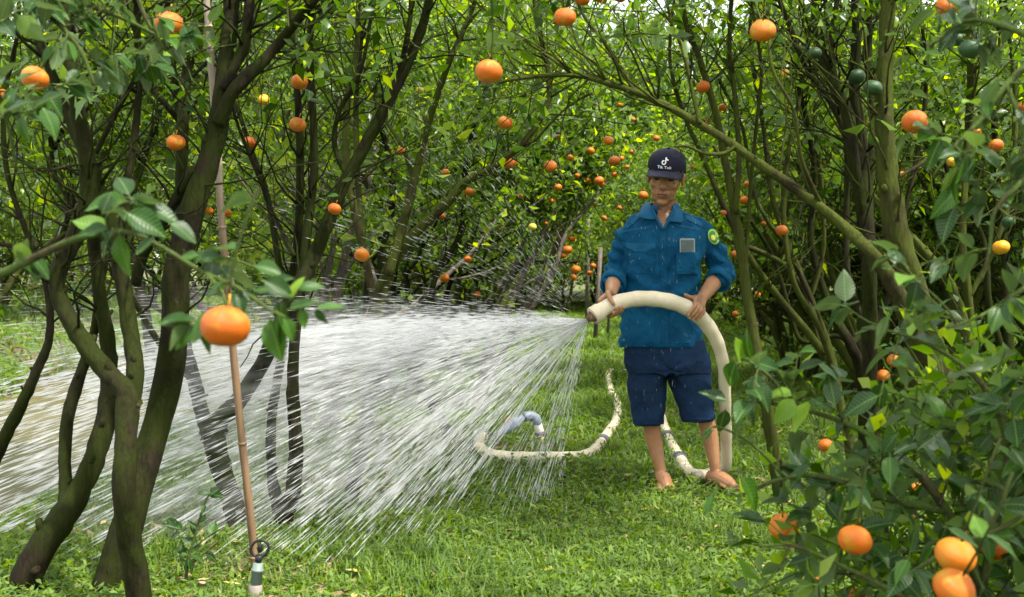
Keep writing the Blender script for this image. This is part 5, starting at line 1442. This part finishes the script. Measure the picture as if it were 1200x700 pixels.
scene.cycles.volume_max_steps = 48
# ---------------------------------------------------------------- fruit
m, nt, b = new_mat('mandarin_peel')
n1 = tex_noise(nt, 26, 4); oi = nt.nodes.new('ShaderNodeObjectInfo')
c1 = ramp(nt, oi.outputs['Random'], [(0, (.42, .078, .002)), (.6, (.46, .105, .002)), (1, (.48, .14, .003))])
c2 = mixc(nt, c1, (.24, .06, .004), ramp(nt, n1, [(.55, (0, 0, 0)), (.72, (.7, .7, .7))]))
c2 = mixc(nt, c2, (.30, .22, .01), ramp(nt, tex_noise(nt, 1.3, 3), [(.50, (0, 0, 0)), (.72, (.75, .75, .75))]))
nt.links.new(c2, b.inputs['Base Color']); b.inputs['Roughness'].default_value = .42; b.inputs['Specular IOR Level'].default_value = .3
vo = nt.nodes.new('ShaderNodeTexVoronoi'); vo.inputs['Scale'].default_value = 420; tcn = nt.nodes.new('ShaderNodeTexCoord'); nt.links.new(tcn.outputs['Object'], vo.inputs['Vector'])
add_bump(nt, b, vo.outputs['Distance'], .35, .002)
M['peel'] = m
M['peel_golden'] = simple('golden_peel', (.50, .23, .008), .42, .22, 9, .25)
M['peel_yellow'] = simple('yellow_peel', (.62, .36, .03), .4, .2, 40, .2)
M['peel_green'] = simple('green_peel', (.025, .060, .020), .4, .3, 60, .3)
M['peel_half'] = simple('turning_peel', (.40, .36, .04), .4, .4, 12, .2)
M['calyx'] = simple('calyx', (.10, .14, .03), .6, .3, 80)
def fruit_me(seed, fine):
    r = np.random.default_rng(seed); mb = MB(); seg, ring = (40, 22) if fine else (20, 12)
    mb.ball((0, 0, 0), (1, 1, .84), seg, ring)
    vs = []
    for v in mb.v:
        v = Vector(v); th = math.atan2(v.y, v.x); rr = math.hypot(v.x, v.y)
        k = 1 + .018 * math.cos(th * 10 + seed) * rr * (abs(v.z)) + .03 * noise.noise(v * 1.4 + Vector((seed, 0, 0)))
        v *= k
        v.z -= .13 * math.exp(-(rr / .22) ** 2) * (1 if v.z > 0 else -1.0)
        vs.append(tuple(v))
    mb.v = vs; return mb.mesh('peel')
FM = [fruit_me(i, True) for i in range(3)]; FS = [fruit_me(i + 5, False) for i in range(3)]
cal = MB(); cal.ball((0, 0, .74), (.20, .20, .035), 10, 6); cal.tube([(0, 0, .74), (0.02, 0, .98), (.06, .02, 1.35)], [.07, .05, .05], 6)
CAL = cal.mesh('calyx')
lf_small = None
def big_leaf(seed, fold_=.25, curl=.25):
    r = random.Random(seed); vs, fs = [], []
    n = 7; wv_ = r.uniform(.015, .03)
    for i in range(n + 1):
        t = i / n; w = .285 * math.sin(math.pi * min(1, t ** .82)) ** .85 * (1.06 - .2 * t) + .0
        if i == n: w = 0.004
        if i == 0: w = .012
        z = -curl * t * t
        for s, k in ((-1, 1), (-.55, .5), (0, 0), (.55, .5), (1, 1)):
            vs.append((s * w, t, z + fold_ * abs(s) * w + wv_ * math.sin(t * 11 + s * 2 + seed) * abs(s)))
    for i in range(n):
        for k in range(4):
            a = i * 5 + k; fs.append((a, a + 1, a + 6, a + 5))
    # stalk
    o = len(vs); vs += [(-.012, -.13, 0), (.012, -.13, 0), (.012, .02, 0), (-.012, .02, 0), (0, -.13, -.02), (0, .02, -.02)]
    fs += [(o, o + 1, o + 2, o + 3), (o + 1, o + 4, o + 5, o + 2), (o + 4, o, o + 3, o + 5)]
    me = bpy.data.meshes.new('leaf'); me.from_pydata(vs, [], fs); me.update(); me.polygons.foreach_set('use_smooth', [True] * len(fs))
    me.materials.append(M['leaf_near']); return me
LEAVES = [big_leaf(1), big_leaf(2, .4, .1), big_leaf(3, .15, .4), big_leaf(4, .5, .3), big_leaf(5, .3, -.1)]
stk = MB(); stk.tube([(0.9 * t * t, .4 * t, .75 + 5.4 * t) for t in (0, .25, .5, .75, 1)], [.07, .06, .065, .075, .09], 6)
STALK = stk.mesh('stalk')
DG = bpy.context.evaluated_depsgraph_get(); DG.update()
def mandarin(px, py, r_px, label, kind='orange', group=None, d=None, tilt=None, rreal=.034):
    dd = d if d else rreal * F / r_px
    if r_px < 14:      # hang it on the near side of whatever foliage stands there
        tgt = P(px, py, dd); hit = None
        for ox, oy in ((0, 0), (r_px * .5, 0), (-r_px * .5, 0), (0, r_px * .5), (0, -r_px * .5)):
            dr = (P(px + ox, py + oy, 1.0) - cam.location).normalized()
            h, loc, nn, ii_, ob, mx_ = scene.ray_cast(DG, cam.location, dr, distance=dd * 1.1)
            if h and not ob.name.startswith('water') and loc.y < dd: hit = min(hit or 99, loc.y)
        if hit: dd = max(hit - .06, dd * .62)
    rad = r_px * dd / F
    p = P(px, py, dd)
    r = random.Random(int(px * 31 + py))
    root = empty('mandarin', p, label, 'mandarin', group)
    root.scale = (rad,) * 3
    root.rotation_euler = tilt or (r.uniform(-.5, .5), r.uniform(-.5, .5), r.uniform(0, 6))
    me = (FM if r_px > 9 else FS)[r.randrange(3)]
    o = bpy.data.objects.new('peel', me); col.objects.link(o); o.parent = root
    mat = {'orange': M['peel'], 'green': M['peel_green'], 'yellow': M['peel_yellow'], 'golden': M['peel_golden'], 'half': M['peel_half']}[kind]
    if not me.materials: me.materials.append(None)
    o.material_slots[0].link = 'OBJECT'; o.material_slots[0].material = mat
    o = bpy.data.objects.new('calyx', CAL); col.objects.link(o); o.parent = root
    if not CAL.materials: CAL.materials.append(M['calyx'])
    if r_px >= 8:
        if not STALK.materials: STALK.materials.append(M['twig'])
        o = bpy.data.objects.new('stalk', STALK); col.objects.link(o); o.parent = root
        for k in range(r.choice([2, 3, 3])):
            h = r.uniform(1.2, 5.5); t_ = h / 6.2; an = r.uniform(0, 6.28)
            dv = Vector((math.cos(an), math.sin(an), r.uniform(-.5, .4))).normalized(); up = Vector((r.gauss(0, .4), r.gauss(0, .4), 1)); x_ = dv.cross(up).normalized(); z_ = x_.cross(dv)
            L_ = r.uniform(1.5, 2.1)
            Mx = Matrix((x_ * L_, dv * L_, z_ * L_)).transposed().to_4x4(); Mx.translation = Vector((.9 * t_ * t_, .4 * t_, .75 + 5.4 * t_))
            o = bpy.data.objects.new('leaf', LEAVES[r.randrange(5)]); col.objects.link(o); o.parent = root; o.matrix_local = Mx
    return root, dd

near_fruit = [
 (198, 27, 16, 'orange mandarin with a leaf over its top, between the stems at the top left', 'orange'),
 (41, 92, 16, 'orange mandarin under a small leaf at the upper left edge', 'orange'),
 (2, 112, 9, 'half seen orange mandarin cut by the left edge of the picture', 'orange'),
 (206, 167, 11, 'mandarin hanging left of the thick dark trunk, level with its bend', 'orange'),
 (351, 96, 10, 'mandarin half hidden by leaf at the end of a thin stem, upper left centre', 'orange'),
 (309, 117, 7, 'pale yellow mandarin high between the forked limbs', 'yellow'),
 (349, 146, 10, 'mandarin against the slim dark stem below the half hidden one', 'orange'),
 (293, 167, 8, 'small mandarin just right of the pale bamboo pole', 'orange'),
 (223, 218, 6, 'sliver of orange mandarin peeping out beside the thick trunk', 'orange'),
 (246, 248, 5, 'little mandarin left of the pair beside the bamboo pole', 'orange'),
 (265, 249, 6, 'little mandarin right of the bamboo pole, half behind it', 'orange'),
 (392, 245, 8, 'mandarin beside the long leaning limb above the spray', 'orange'),
 (133, 75, 5, 'small orange mandarin deep between leaves at the upper left', 'orange'),
 (424, 299, 9, 'mandarin above the spray, beside the mossy trunk fork', 'orange'),
 (573, 84, 16, 'large orange mandarin at the tip of the long arching limb', 'orange'),
 (662, 20, 13, 'orange mandarin near the top edge, above the arching limb', 'orange'),
 (682, -2, 10, 'mandarin cut by the top edge, leftmost of three', 'orange'),
 (705, -3, 8, 'mandarin cut by the top edge, middle one of three', 'orange'),
 (726, -4, 8, 'mandarin cut by the top edge, rightmost of three', 'orange'),
 (592, 144, 9, 'mandarin over the mossy curved limb in the centre', 'orange'),
 (598, 191, 8, 'mandarin just below the mossy limb, in the centre', 'orange'),
 (645, 195, 8, 'bright mandarin left of the crowd of distant fruit', 'orange'),
 (492, 106, 5, 'greenish yellow unripe mandarin in the upper centre', 'half'),
 (624, 266, 5, 'greenish yellow unripe mandarin low behind the grey stems', 'half'),
 (894, 36, 15, 'round orange mandarin high right of the cap', 'orange'),
 (1110, 7, 13, 'orange mandarin at the top edge on the right', 'orange'),
 (824, 102, 8, 'mandarin partly behind leaves above the arching limb', 'orange'),
 (919, 86, 6, 'small yellow orange mandarin below the round one at the top right', 'yellow'),
 (916, 270, 7, 'mandarin among the slanting mossy stems right of the man', 'orange'),
 (1072, 143, 15, 'large orange mandarin right of the thick mossy trunk', 'orange'),
 (1167, 171, 9, 'orange mandarin half behind leaves near the right edge', 'orange'),
 (1197, 126, 7, 'orange mandarin cut by the right edge', 'orange'),
 (1145, 155, 5, 'small orange mandarin left of the half hidden one at the right edge', 'orange'),
 (1173, 290, 10, 'golden orange pointed mandarin over dark leaves at the right edge', 'golden'),
 (1057, 205, 5, 'small reddish fruit beside the mossy trunk', 'orange'),
 (1115, 190, 6, 'long yellow fruit among leaves right of the mossy trunk', 'yellow'),
 (955, 62, 8, 'small dark green unripe mandarin beside the twisting stem', 'green'),
 (1004, 90, 10, 'dark green unripe mandarin on the twisting dark stem, left of two', 'green'),
 (1023, 103, 11, 'dark green unripe mandarin on the dark stem, right of two', 'green'),
 (1137, 57, 13, 'dark green unripe mandarin among the blurred leaves at the top right', 'green'),
 (1121, 46, 10, 'smaller dark green mandarin touching the larger one at the top right', 'green'),
 (1182, 260, 8, 'green mandarin above the yellow one at the right edge', 'green'),
 (1035, 440, 8, 'leftmost of three mandarins beside the thick leaning trunk', 'orange'),
 (1048, 423, 9, 'topmost of three mandarins beside the thick leaning trunk', 'orange'),
 (1064, 428, 7, 'rightmost of three mandarins beside the thick leaning trunk', 'orange'),
 (967, 522, 9, 'reddish brown mandarin half dried in the shrub', 'orange'),
 (918, 617, 17, 'leftmost orange mandarin of the shrub at the lower right', 'orange'),
 (1002, 633, 20, 'round orange mandarin hanging clear in the lower right shrub', 'orange'),
 (1120, 651, 24, 'large orange mandarin crossed by a leaf in the lower right shrub', 'orange'),
 (1118, 689, 25, 'large orange mandarin under another one at the bottom right', 'orange'),
 (1164, 641, 17, 'orange mandarin right of the large pair in the shrub', 'orange'),
 (1190, 612, 11, 'orange mandarin at the right edge behind shrub leaves', 'orange'),
 (1005, 702, 15, 'orange mandarin cut by the bottom edge, left of two', 'orange'),
 (1045, 700, 15, 'orange mandarin cut by the bottom edge, right of two', 'orange'),
 (1180, 562, 10, 'shaded orange mandarin deep in the shrub at the right edge', 'orange'),
 (1072, 572, 9, 'brownish orange mandarin deep in the middle of the shrub', 'orange'),
 (1067, 605, 9, 'dull orange mandarin below the brownish one in the shrub', 'orange'),
 (1142, 612, 10, 'orange mandarin just above the large pair in the shrub', 'orange'),
 (952, 682, 9, 'dim orange mandarin low in the shrub above the grass', 'orange'),
]
for px, py, r_, lab, kind in near_fruit:
    rr_ = .034 if r_ < 14 else .036
    mandarin(px, py, r_, lab, kind, rreal=rr_)
big, _ = mandarin(264, 383, 29, 'large flattened orange mandarin hanging close in front of the bamboo pole', d=1.95, tilt=(R(-12), R(8), .4))
big.children[0].material_slots[0].material = M['peel_golden']
far_fruit = [(522, 202, 5), (521, 326, 6), (548, 304, 5), (518, 253, 4), (713, 165, 6), (726, 123, 4), (769, 162, 5), (692, 177, 5), (668, 185, 5), (720, 189, 7), (728, 186, 4),
 (689, 212, 5), (702, 212, 6), (720, 205, 4), (654, 220, 5), (648, 236, 4), (754, 229, 6), (726, 244, 4), (708, 256, 4), (670, 280, 5), (665, 293, 6), (675, 316, 6),
 (695, 312, 4), (691, 320, 4), (672, 325, 4), (550, 225, 6), (470, 177, 5), (847, 126, 6), (830, 143, 5), (868, 176, 5), (847, 186, 4), (812, 196, 4), (875, 216, 4), (872, 235, 6), (861, 298, 5), (888, 345, 4), (740, 178, 4), (676, 206, 4), (697, 240, 4), (862, 368, 4), (560, 345, 4), (705, 216, 4), (735, 196, 3), (848, 250, 4), (895, 262, 4), (742, 140, 3), (655, 160, 3), (610, 230, 4), (640, 262, 3), (660, 300, 4)]
for px, py, r_ in far_fruit:
    d = .034 * F / r_
    for tries in range(1):
        pass
    mandarin(px, py, r_ * (0.75 + .3 * random.random()), 'small orange mandarin among the distant foliage beside and above the man', group='distant mandarins in the foliage', d=min(d, 9.5))

# ---------------------------------------------------------------- foreground branches, leaf by leaf
def put_leaf(root, p, d, up, L, r):
    d = d.normalized(); x = d.cross(up)
    x = x.normalized() if x.length > 1e-4 else d.orthogonal().normalized(); z = x.cross(d)
    Mx = Matrix((x * L * r.uniform(.85, 1.2), d * L, z * L)).transposed().to_4x4(); Mx.translation = p + d * L * .13 - root.location
    o = bpy.data.objects.new('leaf', LEAVES[r.randrange(5)]); col.objects.link(o); o.parent = root; o.matrix_local = Mx
    return o
def leafy(label, base, branches, nleaf, seed, L=(.055, .085), spread=.10, cat='branch', name='citrus_branch', yellow=0, twigl=.16):
    """branches: traced pixel paths with distance and width; side twigs with alternating leaves"""
    r = random.Random(seed); root = empty(name, base, label, cat)
    segs = []
    for tr in branches:
        pts = crom(tr, 4); P3 = [P(a[0], a[1], a[2]) for a in pts]; W = [max(a[3] * .5 * a[2] / F, .0012) for a in pts]
        mb = MB(); mb.tube(P3, W, 8, bump=.12, seed=seed)
        mb.build('stem' if name == 'citrus_branch' else 'branch', M['twig'], root)
        for i in range(len(P3) - 1): segs.append((P3[i], P3[i + 1], W[i]))
    tw = []; tmb = MB()
    wts = [(b_ - a).length for a, b_, w in segs]
    ntw = max(4, nleaf // 6)
    for k in range(ntw):
        a, b_, w = r.choices(segs, wts)[0]
        p = a.lerp(b_, r.random()); t = (b_ - a).normalized(); sdv = t.cross(Vector((r.gauss(0, 1), r.gauss(0, 1), r.gauss(0, 1)))).normalized()
        d = (t * .5 + sdv + Vector((0, 0, .25))).normalized(); pts = [p]; ll = twigl * r.uniform(.5, 1.3)
        for s in range(5): d = (d + Vector((r.gauss(0, .16), r.gauss(0, .16), r.gauss(0, .16)))).normalized(); pts.append(pts[-1] + d * ll / 5)
        e_ = [proj(q_) for q_ in pts]
        if any(a_[0] < 880 and a_[0] > 600 and a_[1] < 425 for a_ in e_): continue
        tmb.tube(pts, [.0024, .0022, .0019, .0017, .0014, .0010], 5); tw.append(pts)
    tw_o = tmb.build('twigs', M['twig'], root); tw_o['kind'] = 'stuff'
    cnt = 0
    while cnt < nleaf:
        for pts in tw:
            if cnt >= nleaf: break
            i = r.choice([1, 2, 3, 4, 5, 5]); p = pts[i]; t = (pts[i] - pts[i - 1]).normalized()
            sdv = t.cross(Vector((r.gauss(0, 1), r.gauss(0, 1), r.gauss(0, 1)))).normalized()
            d = t * r.uniform(.1, .9) + sdv + Vector((0, 0, -.35))
            put_leaf(root, p, d, Vector((r.gauss(0, .45), r.gauss(-.15, .45), 1)), r.uniform(*L), r); cnt += 1
    return root

# left branch crossing in front of the big trunk, with the large mandarin
lb = leafy('low leafy branch crossing from the left edge in front of dark trunks, holding a mandarin', P(0, 320, 2.3), [
    [(-60, 345, 2.35, 12), (0, 322, 2.3, 11), (45, 300, 2.25, 10), (90, 280, 2.2, 9), (130, 272, 2.15, 7), (160, 275, 2.1, 6), (190, 290, 2.08, 6), (215, 305, 2.05, 5), (240, 320, 2.0, 5), (280, 338, 1.98, 5), (315, 362, 1.96, 4), (335, 372, 1.95, 3)],
    [(240, 320, 2.0, 4), (255, 335, 1.97, 4), (264, 352, 1.95, 4), (266, 366, 1.95, 4)],
    [(215, 305, 2.05, 4), (250, 300, 2.05, 4), (290, 310, 2.05, 3), (320, 325, 2.05, 3), (345, 340, 2.05, 3)],
    [(130, 272, 2.15, 5), (125, 255, 2.1, 4), (140, 240, 2.1, 3), (160, 235, 2.1, 3)],
], 26, 41, L=(.042, .060), twigl=.07)
r = random.Random(5)
def leaf_px(root, x0, y0, x1, y1, d0, d1=None, roll=0.0):
    """one leaf from stalk end to tip, both given as points in the place"""
    a = P(x0, y0, d0); b_ = P(x1, y1, d1 or d0); d = b_ - a; L_ = d.length
    up = Vector((math.sin(roll), -math.cos(roll) * .75, .65)); put_leaf(root, a - d * .13, d, up, L_, r)
for q in [(128, 268, 85, 262, 2.2), (135, 270, 112, 300, 2.1), (128, 268, 88, 275, 2.15), (150, 238, 95, 236, 2.15), (128, 290, 120, 270, 2.1), (140, 275, 150, 325, 2.1), (150, 250, 195, 272, 2.05), (152, 232, 192, 240, 2.1), (160, 238, 212, 254, 2.1),
          (200, 262, 232, 280, 2.0), (232, 300, 212, 300, 2.0), (225, 304, 262, 300, 2.0), (262, 330, 240, 352, 1.96), (300, 312, 332, 318, 2.0), (318, 330, 345, 325, 2.0), (335, 345, 300, 330, 1.98), (330, 352, 325, 395, 1.97), (325, 365, 340, 405, 1.96), (332, 372, 346, 400, 1.96), (340, 362, 372, 352, 1.97), (372, 362, 402, 352, 1.97), (352, 362, 360, 385, 1.97), (340, 350, 352, 322, 1.98),
          (316, 375, 330, 425, 1.97), (370, 362, 384, 380, 1.97), (310, 330, 345, 345, 1.97), (285, 340, 300, 352, 1.97), (348, 338, 378, 330, 1.99), (120, 250, 128, 225, 2.1), (180, 278, 160, 300, 2.05)]:
    leaf_px(lb, *q, roll=r.gauss(0, .5))
# top left canopy tip
tl = leafy('blurred leafy branch hanging into the top left corner', P(-30, -60, 2.6), [
    [(-60, -60, 2.7, 12), (10, -20, 2.65, 9), (60, 20, 2.6, 7), (95, 60, 2.6, 5), (110, 100, 2.6, 4)],
    [(20, -40, 2.6, 7), (90, 0, 2.7, 6), (140, 20, 2.7, 5), (180, 40, 2.8, 4)],
    [(-50, 40, 2.4, 7), (-10, 90, 2.4, 5), (10, 150, 2.4, 4), (20, 200, 2.4, 3)],
    [(150, -40, 3.0, 7), (170, 20, 3.0, 5), (195, 60, 3.0, 4)],
], 200, 42, L=(.045, .070), twigl=.16)
# right hand overhanging branch
rb = leafy('blurred leafy branch hanging down the right edge from the top corner', P(1240, 60, 2.6), [
    [(1270, 20, 2.6, 14), (1220, 60, 2.6, 10), (1180, 100, 2.55, 8), (1150, 140, 2.55, 6), (1120, 170, 2.5, 5), (1095, 205, 2.5, 4)],
    [(1230, 55, 2.6, 9), (1175, 30, 2.65, 7), (1130, 25, 2.7, 5), (1090, 55, 2.7, 4)],
    [(1290, 150, 2.5, 10), (1230, 190, 2.45, 8), (1190, 220, 2.4, 7), (1165, 250, 2.4, 5), (1160, 290, 2.4, 4), (1150, 330, 2.4, 3)],
    [(1290, 300, 2.4, 9), (1230, 320, 2.4, 7), (1190, 345, 2.4, 6), (1150, 370, 2.35, 4), (1110, 385, 2.3, 3)],
    [(1180, 100, 2.55, 6), (1200, 160, 2.5, 5), (1185, 200, 2.5, 4)],
], 200, 43, L=(.05, .078), twigl=.17)
# the shrub in the lower right corner
sbx = P(1150, 640, 2.75)
sbr = leafy('dense dark leafy citrus shrub heavy with mandarins filling the lower right corner', (sbx.x + .15, 3.3, 0.0), [
    [(1230, 980, 3.1, 26), (1190, 820, 3.0, 20), (1150, 690, 2.9, 15), (1110, 600, 2.85, 12), (1060, 540, 2.8, 9), (1000, 500, 2.8, 7), (940, 480, 2.8, 5), (880, 470, 2.8, 4)],
    [(1150, 690, 2.9, 12), (1170, 600, 2.8, 10), (1180, 520, 2.8, 9), (1150, 450, 2.7, 7), (1100, 410, 2.7, 5), (1050, 390, 2.6, 4), (1010, 385, 2.6, 3)],
    [(1110, 600, 2.85, 9), (1040, 585, 2.8, 8), (970, 560, 2.8, 6), (920, 560, 2.8, 5), (870, 580, 2.8, 4)],
    [(1190, 820, 3.0, 12), (1100, 730, 2.8, 9), (1040, 690, 2.7, 7), (980, 660, 2.7, 5), (930, 640, 2.7, 4), (890, 640, 2.7, 3)],
    [(1180, 520, 2.8, 9), (1230, 460, 2.7, 8), (1240, 400, 2.6, 6)],
    [(940, 480, 2.8, 4), (905, 445, 2.75, 4), (880, 425, 2.7, 3), (865, 420, 2.7, 3)],
    [(1060, 540, 2.8, 6), (1010, 560, 2.75, 5), (985, 600, 2.75, 4), (985, 625, 2.75, 3)],
    [(1040, 690, 2.7, 6), (1120, 640, 2.6, 6), (1190, 610, 2.6, 5), (1240, 560, 2.6, 4)],
    [(920, 560, 2.8, 4), (880, 520, 2.75, 3), (840, 500, 2.7, 3), (825, 510, 2.7, 2)],
], 299, 44, L=(.055, .085), cat='shrub', name='citrus_shrub', twigl=.17)
r = random.Random(77)
for q in [(862, 425, 850, 455), (870, 425, 858, 395), (880, 420, 868, 392), (885, 425, 912, 432), (890, 432, 880, 455), (905, 445, 925, 462), (852, 470, 820, 458), (850, 480, 842, 505), (868, 470, 888, 505), (835, 505, 818, 515), (870, 560, 895, 600), (835, 580, 830, 605)]:
    leaf_px(sbr, *q, 2.7, 2.7 + r.uniform(-.05, .05), roll=r.gauss(0, .5))
# further leaves of the same shrub, past the first three hundred, joined
P0, D0, S0 = [], [], []
rr2 = np.random.default_rng(9)
while len(P0) < 190:
    x, y = rr2.uniform(940, 1280), rr2.uniform(430, 760)
    if (x - 940) / 260 + (y - 430) / 300 < .75 + .3 * rr2.random(): continue
    P0.append(np.array(P(x, y, rr2.uniform(2.8, 3.6)))); D0.append(rr2.standard_normal(3) + np.array([0, 0, .5])); S0.append(.85 + .4 * rr2.random())
cmm = crown_mesh('foliage', P0, D0, S0, 3); cmm.materials.append(M['leaf']); cmm.materials.append(M['twig'])
o = link('foliage', cmm, None, sbr); o['kind'] = 'stuff'

# ---------------------------------------------------------------- bamboo pole
bp = empty('bamboo_pole', (P(297, 640, 4.3).x, 4.3, gh(P(297, 640, 4.3).x, 4.3)), 'long weathered bamboo prop pole leaning from the grass up past the thick trunk', 'pole')
pp = crom([(300, 690, 4.3, 11), (295, 620, 4.28, 11), (284, 520, 4.26, 10.5), (274, 420, 4.24, 10), (266, 330, 4.22, 10), (259, 250, 4.2, 10), (254, 160, 4.18, 10), (248, 80, 4.16, 9.5), (242, 0, 4.14, 9), (236, -70, 4.12, 9)], 5)
P3 = [P(a[0], a[1], a[2]) for a in pp]; W = [a[3] * .43 * a[2] / F * (1.08 if i % 7 == 0 else 1) for i, a in enumerate(pp)]
mb_, nt, b = new_mat('weathered_bamboo')
n1 = tex_noise(nt, 12, 5, .6, stretch=(3, 3, .3)); n2 = tex_noise(nt, 3, 2)
c1 = ramp(nt, n1, [(.3, (.10, .055, .026)), (.7, (.24, .145, .072))]); c2 = ramp(nt, n1, [(.3, (.24, .18, .13)), (.7, (.46, .38, .30))])
tcn = nt.nodes.new('ShaderNodeNewGeometry'); sp = nt.nodes.new('ShaderNodeSeparateXYZ'); nt.links.new(tcn.outputs['Position'], sp.inputs[0])
mr = nt.nodes.new('ShaderNodeMapRange'); mr.inputs['From Min'].default_value = 1.15; mr.inputs['From Max'].default_value = 1.6; nt.links.new(sp.outputs['Z'], mr.inputs['Value'])
nt.links.new(mixc(nt, c1, c2, mr.outputs['Result']), b.inputs['Base Color']); b.inputs['Roughness'].default_value = .6; add_bump(nt, b, n1, .4, .004)
mb = MB(); mb.tube(P3, W, 12, bump=.08); mb.build('cane', mb_, bp)
for k in range(3, len(P3) - 2, 7):
    t = (P3[k + 1] - P3[k]).normalized(); mb = MB(); mb.tube([P3[k] - t * .006, P3[k] - t * .003, P3[k] + t * .003, P3[k] + t * .006], [W[k] * 1.0, W[k] * 1.22, W[k] * 1.22, W[k]], 12); mb.build('node_ring', mb_, bp)

# ---------------------------------------------------------------- sprinklers
mblk = simple('black_plastic', (.012, .012, .014), .4); mgrn = simple('grey_green_plastic', (.13, .17, .15), .45, .15); mbase = simple('pale_riser_pipe', (.22, .19, .16), .6, .2, 30)
def sprinkler(px, py_ring, py_gr, d, s, label, tilt, base_mat):
    g = P(px, py_ring, d); gz = gh(g.x, d); root = empty('sprinkler', (g.x, d, gz), label, 'sprinkler')
    c = P(px, py_ring, d); k = s * d / F          # s: pixels of ring radius
    ax = Vector((tilt, 0, 1)).normalized()
    def A(h, w=0): return c + ax * h * k + Vector((w * k, 0, 0))
    mb = MB(); ring_ = []
    n = 24
    for i in range(n + 1):
        a = R(-90) + 2 * math.pi * i / n; ring_.append(c + ax * (math.sin(a) * k * .95) + Vector((math.cos(a) * k, 0, 0)))
    mb.tube(ring_, [k * .17] * (n + 1), 8); mb.build('ring', mblk, root)
    mb = MB(); mb.tube([A(.9), A(.55), A(.35), A(.1), A(-.2), A(-.45)], [k * .10, k * .12, k * .32, k * .26, k * .30, k * .1], 10); mb.tube([A(.05, -.35), A(.05, .35)], [k * .1] * 2, 6); mb.build('spinner', mblk, root)
    mb = MB(); mb.tube([A(-.8), A(-1.3), A(-1.75)], [k * .5, k * .38, k * .34], 12); mb.build('neck', mblk, root)
    mb = MB(); mb.tube([A(-1.6), A(-1.65), A(-2.3), A(-2.35), A(-2.55), A(-2.6), A(-4.0), A(-4.05)], [k * .45, k * .55, k * .58, k * .72, k * .72, k * .60, k * .66, k * .5], 14); mb.build('connector', mgrn, root)
    bot = A(-4.0); p2 = Vector((bot.x - tilt * (bot.z - gz), d, gz - .05))
    mb = MB(); mb.tube([A(-3.95), A(-4.3), bot.lerp(p2, .3), p2], [k * .5, k * .75, k * .8, k * .85], 14, bump=.08); mb.build('riser', base_mat, root)
sprinkler(304.5, 643, 0, 4.05, 10.5, 'black ring sprinkler on a pale riser in grass at the foot of the bamboo pole', .12, mbase)
sprinkler(449, 516, 0, 6.5, 7.5, 'black ring sprinkler on a grey green pipe, veiled by the spray in mid lane', .1, mgrn)

# ---------------------------------------------------------------- sapling and cut stump
r = random.Random(8)
sp_ = empty('sapling', (P(219, 700, 4.1).x, 4.1, gh(P(219, 700, 4.1).x, 4.1)), 'young citrus sapling with a few glossy leaves beside the sprinkler', 'sapling')
for tr in ([(218, 725, 5), (219, 665, 4), (228, 630, 3.5), (232, 615, 3), (240, 590, 2.5), (246, 578, 2)], [(220, 665, 3), (240, 648, 2.5), (260, 632, 1.8)], [(230, 640, 2), (245, 628, 1.8), (262, 618, 1.3)], [(222, 655, 2), (212, 632, 1.8), (205, 618, 1.3)]):
    pts = crom([(a, b_, 4.1, c_) for a, b_, c_ in tr], 4); mb = MB(); mb.tube([P(a[0], a[1], a[2]) for a in pts], [a[3] * .5 * 4.1 / F for a in pts], 7); mb.build('stem', M['twig'], sp_)
for q in [(246, 578, 232, 577), (246, 578, 258, 574), (246, 580, 262, 580), (247, 578, 250, 570), (240, 592, 236, 602), (234, 612, 240, 603), (228, 628, 224, 608), (210, 620, 190, 614), (210, 624, 200, 634), (212, 622, 206, 610), (208, 620, 196, 608), (222, 650, 205, 642), (220, 655, 218, 672), (225, 650, 240, 655), (230, 640, 222, 628), (226, 636, 212, 630), (240, 648, 258, 656), (205, 618, 199, 624), (222, 655, 226, 670), (216, 640, 204, 648), (248, 628, 252, 610), (232, 620, 222, 612), (219, 664, 212, 654), (226, 645, 236, 638)]:
    a, b2, c_, d_ = q; leaf_px(sp_, a, b2, c_, d_, 4.1, 4.1 + r.uniform(-.03, .03), roll=r.gauss(0, .6))
st = empty('stump', (P(233, 705, 4.05).x, 4.05, gh(P(233, 705, 4.05).x, 4.05)), 'thin cut stump sticking up beside the young sapling', 'stump')
mb = MB(); mb.tube([P(229, 730, 4.05), P(233, 705, 4.05), P(237, 683, 4.05)], [.018, .015, .014], 10, bump=.15); mb.build('stem', M['bark'], st)
mb = MB(); mb.tube([P(237, 683.3, 4.05), P(237.2, 682.2, 4.05)], [.0125, .0120], 10); mb.build('cut_face', simple('cut_wood', (.30, .22, .14), .8), st)

# grey marker stakes down the lane
for px0, y0, px1, y1, d, w, lab in ((688, 381, 689, 240, 20.0, 5, 'tall thin grey stake standing in the lane left of the man'), (697, 400, 704, 290, 16.3, 5, 'short weathered post beyond the thin grey stake'), (712, 395, 716, 300, 17, 3, 'thin post right of the weathered post in the distance')):
    b0 = P(px0, y0, d); root_ = empty('stake', (b0.x, d, gh(b0.x, d)), lab, 'stake')
    mb = MB(); b0.z = root_.location.z - .05; mb.tube([b0, b0.lerp(P(px1, y1, d), .5), P(px1, y1, d)], [w * .5 * d / F] * 3, 8, bump=.15, seed=px0); mb.build('post', M['bark_grey'], root_)
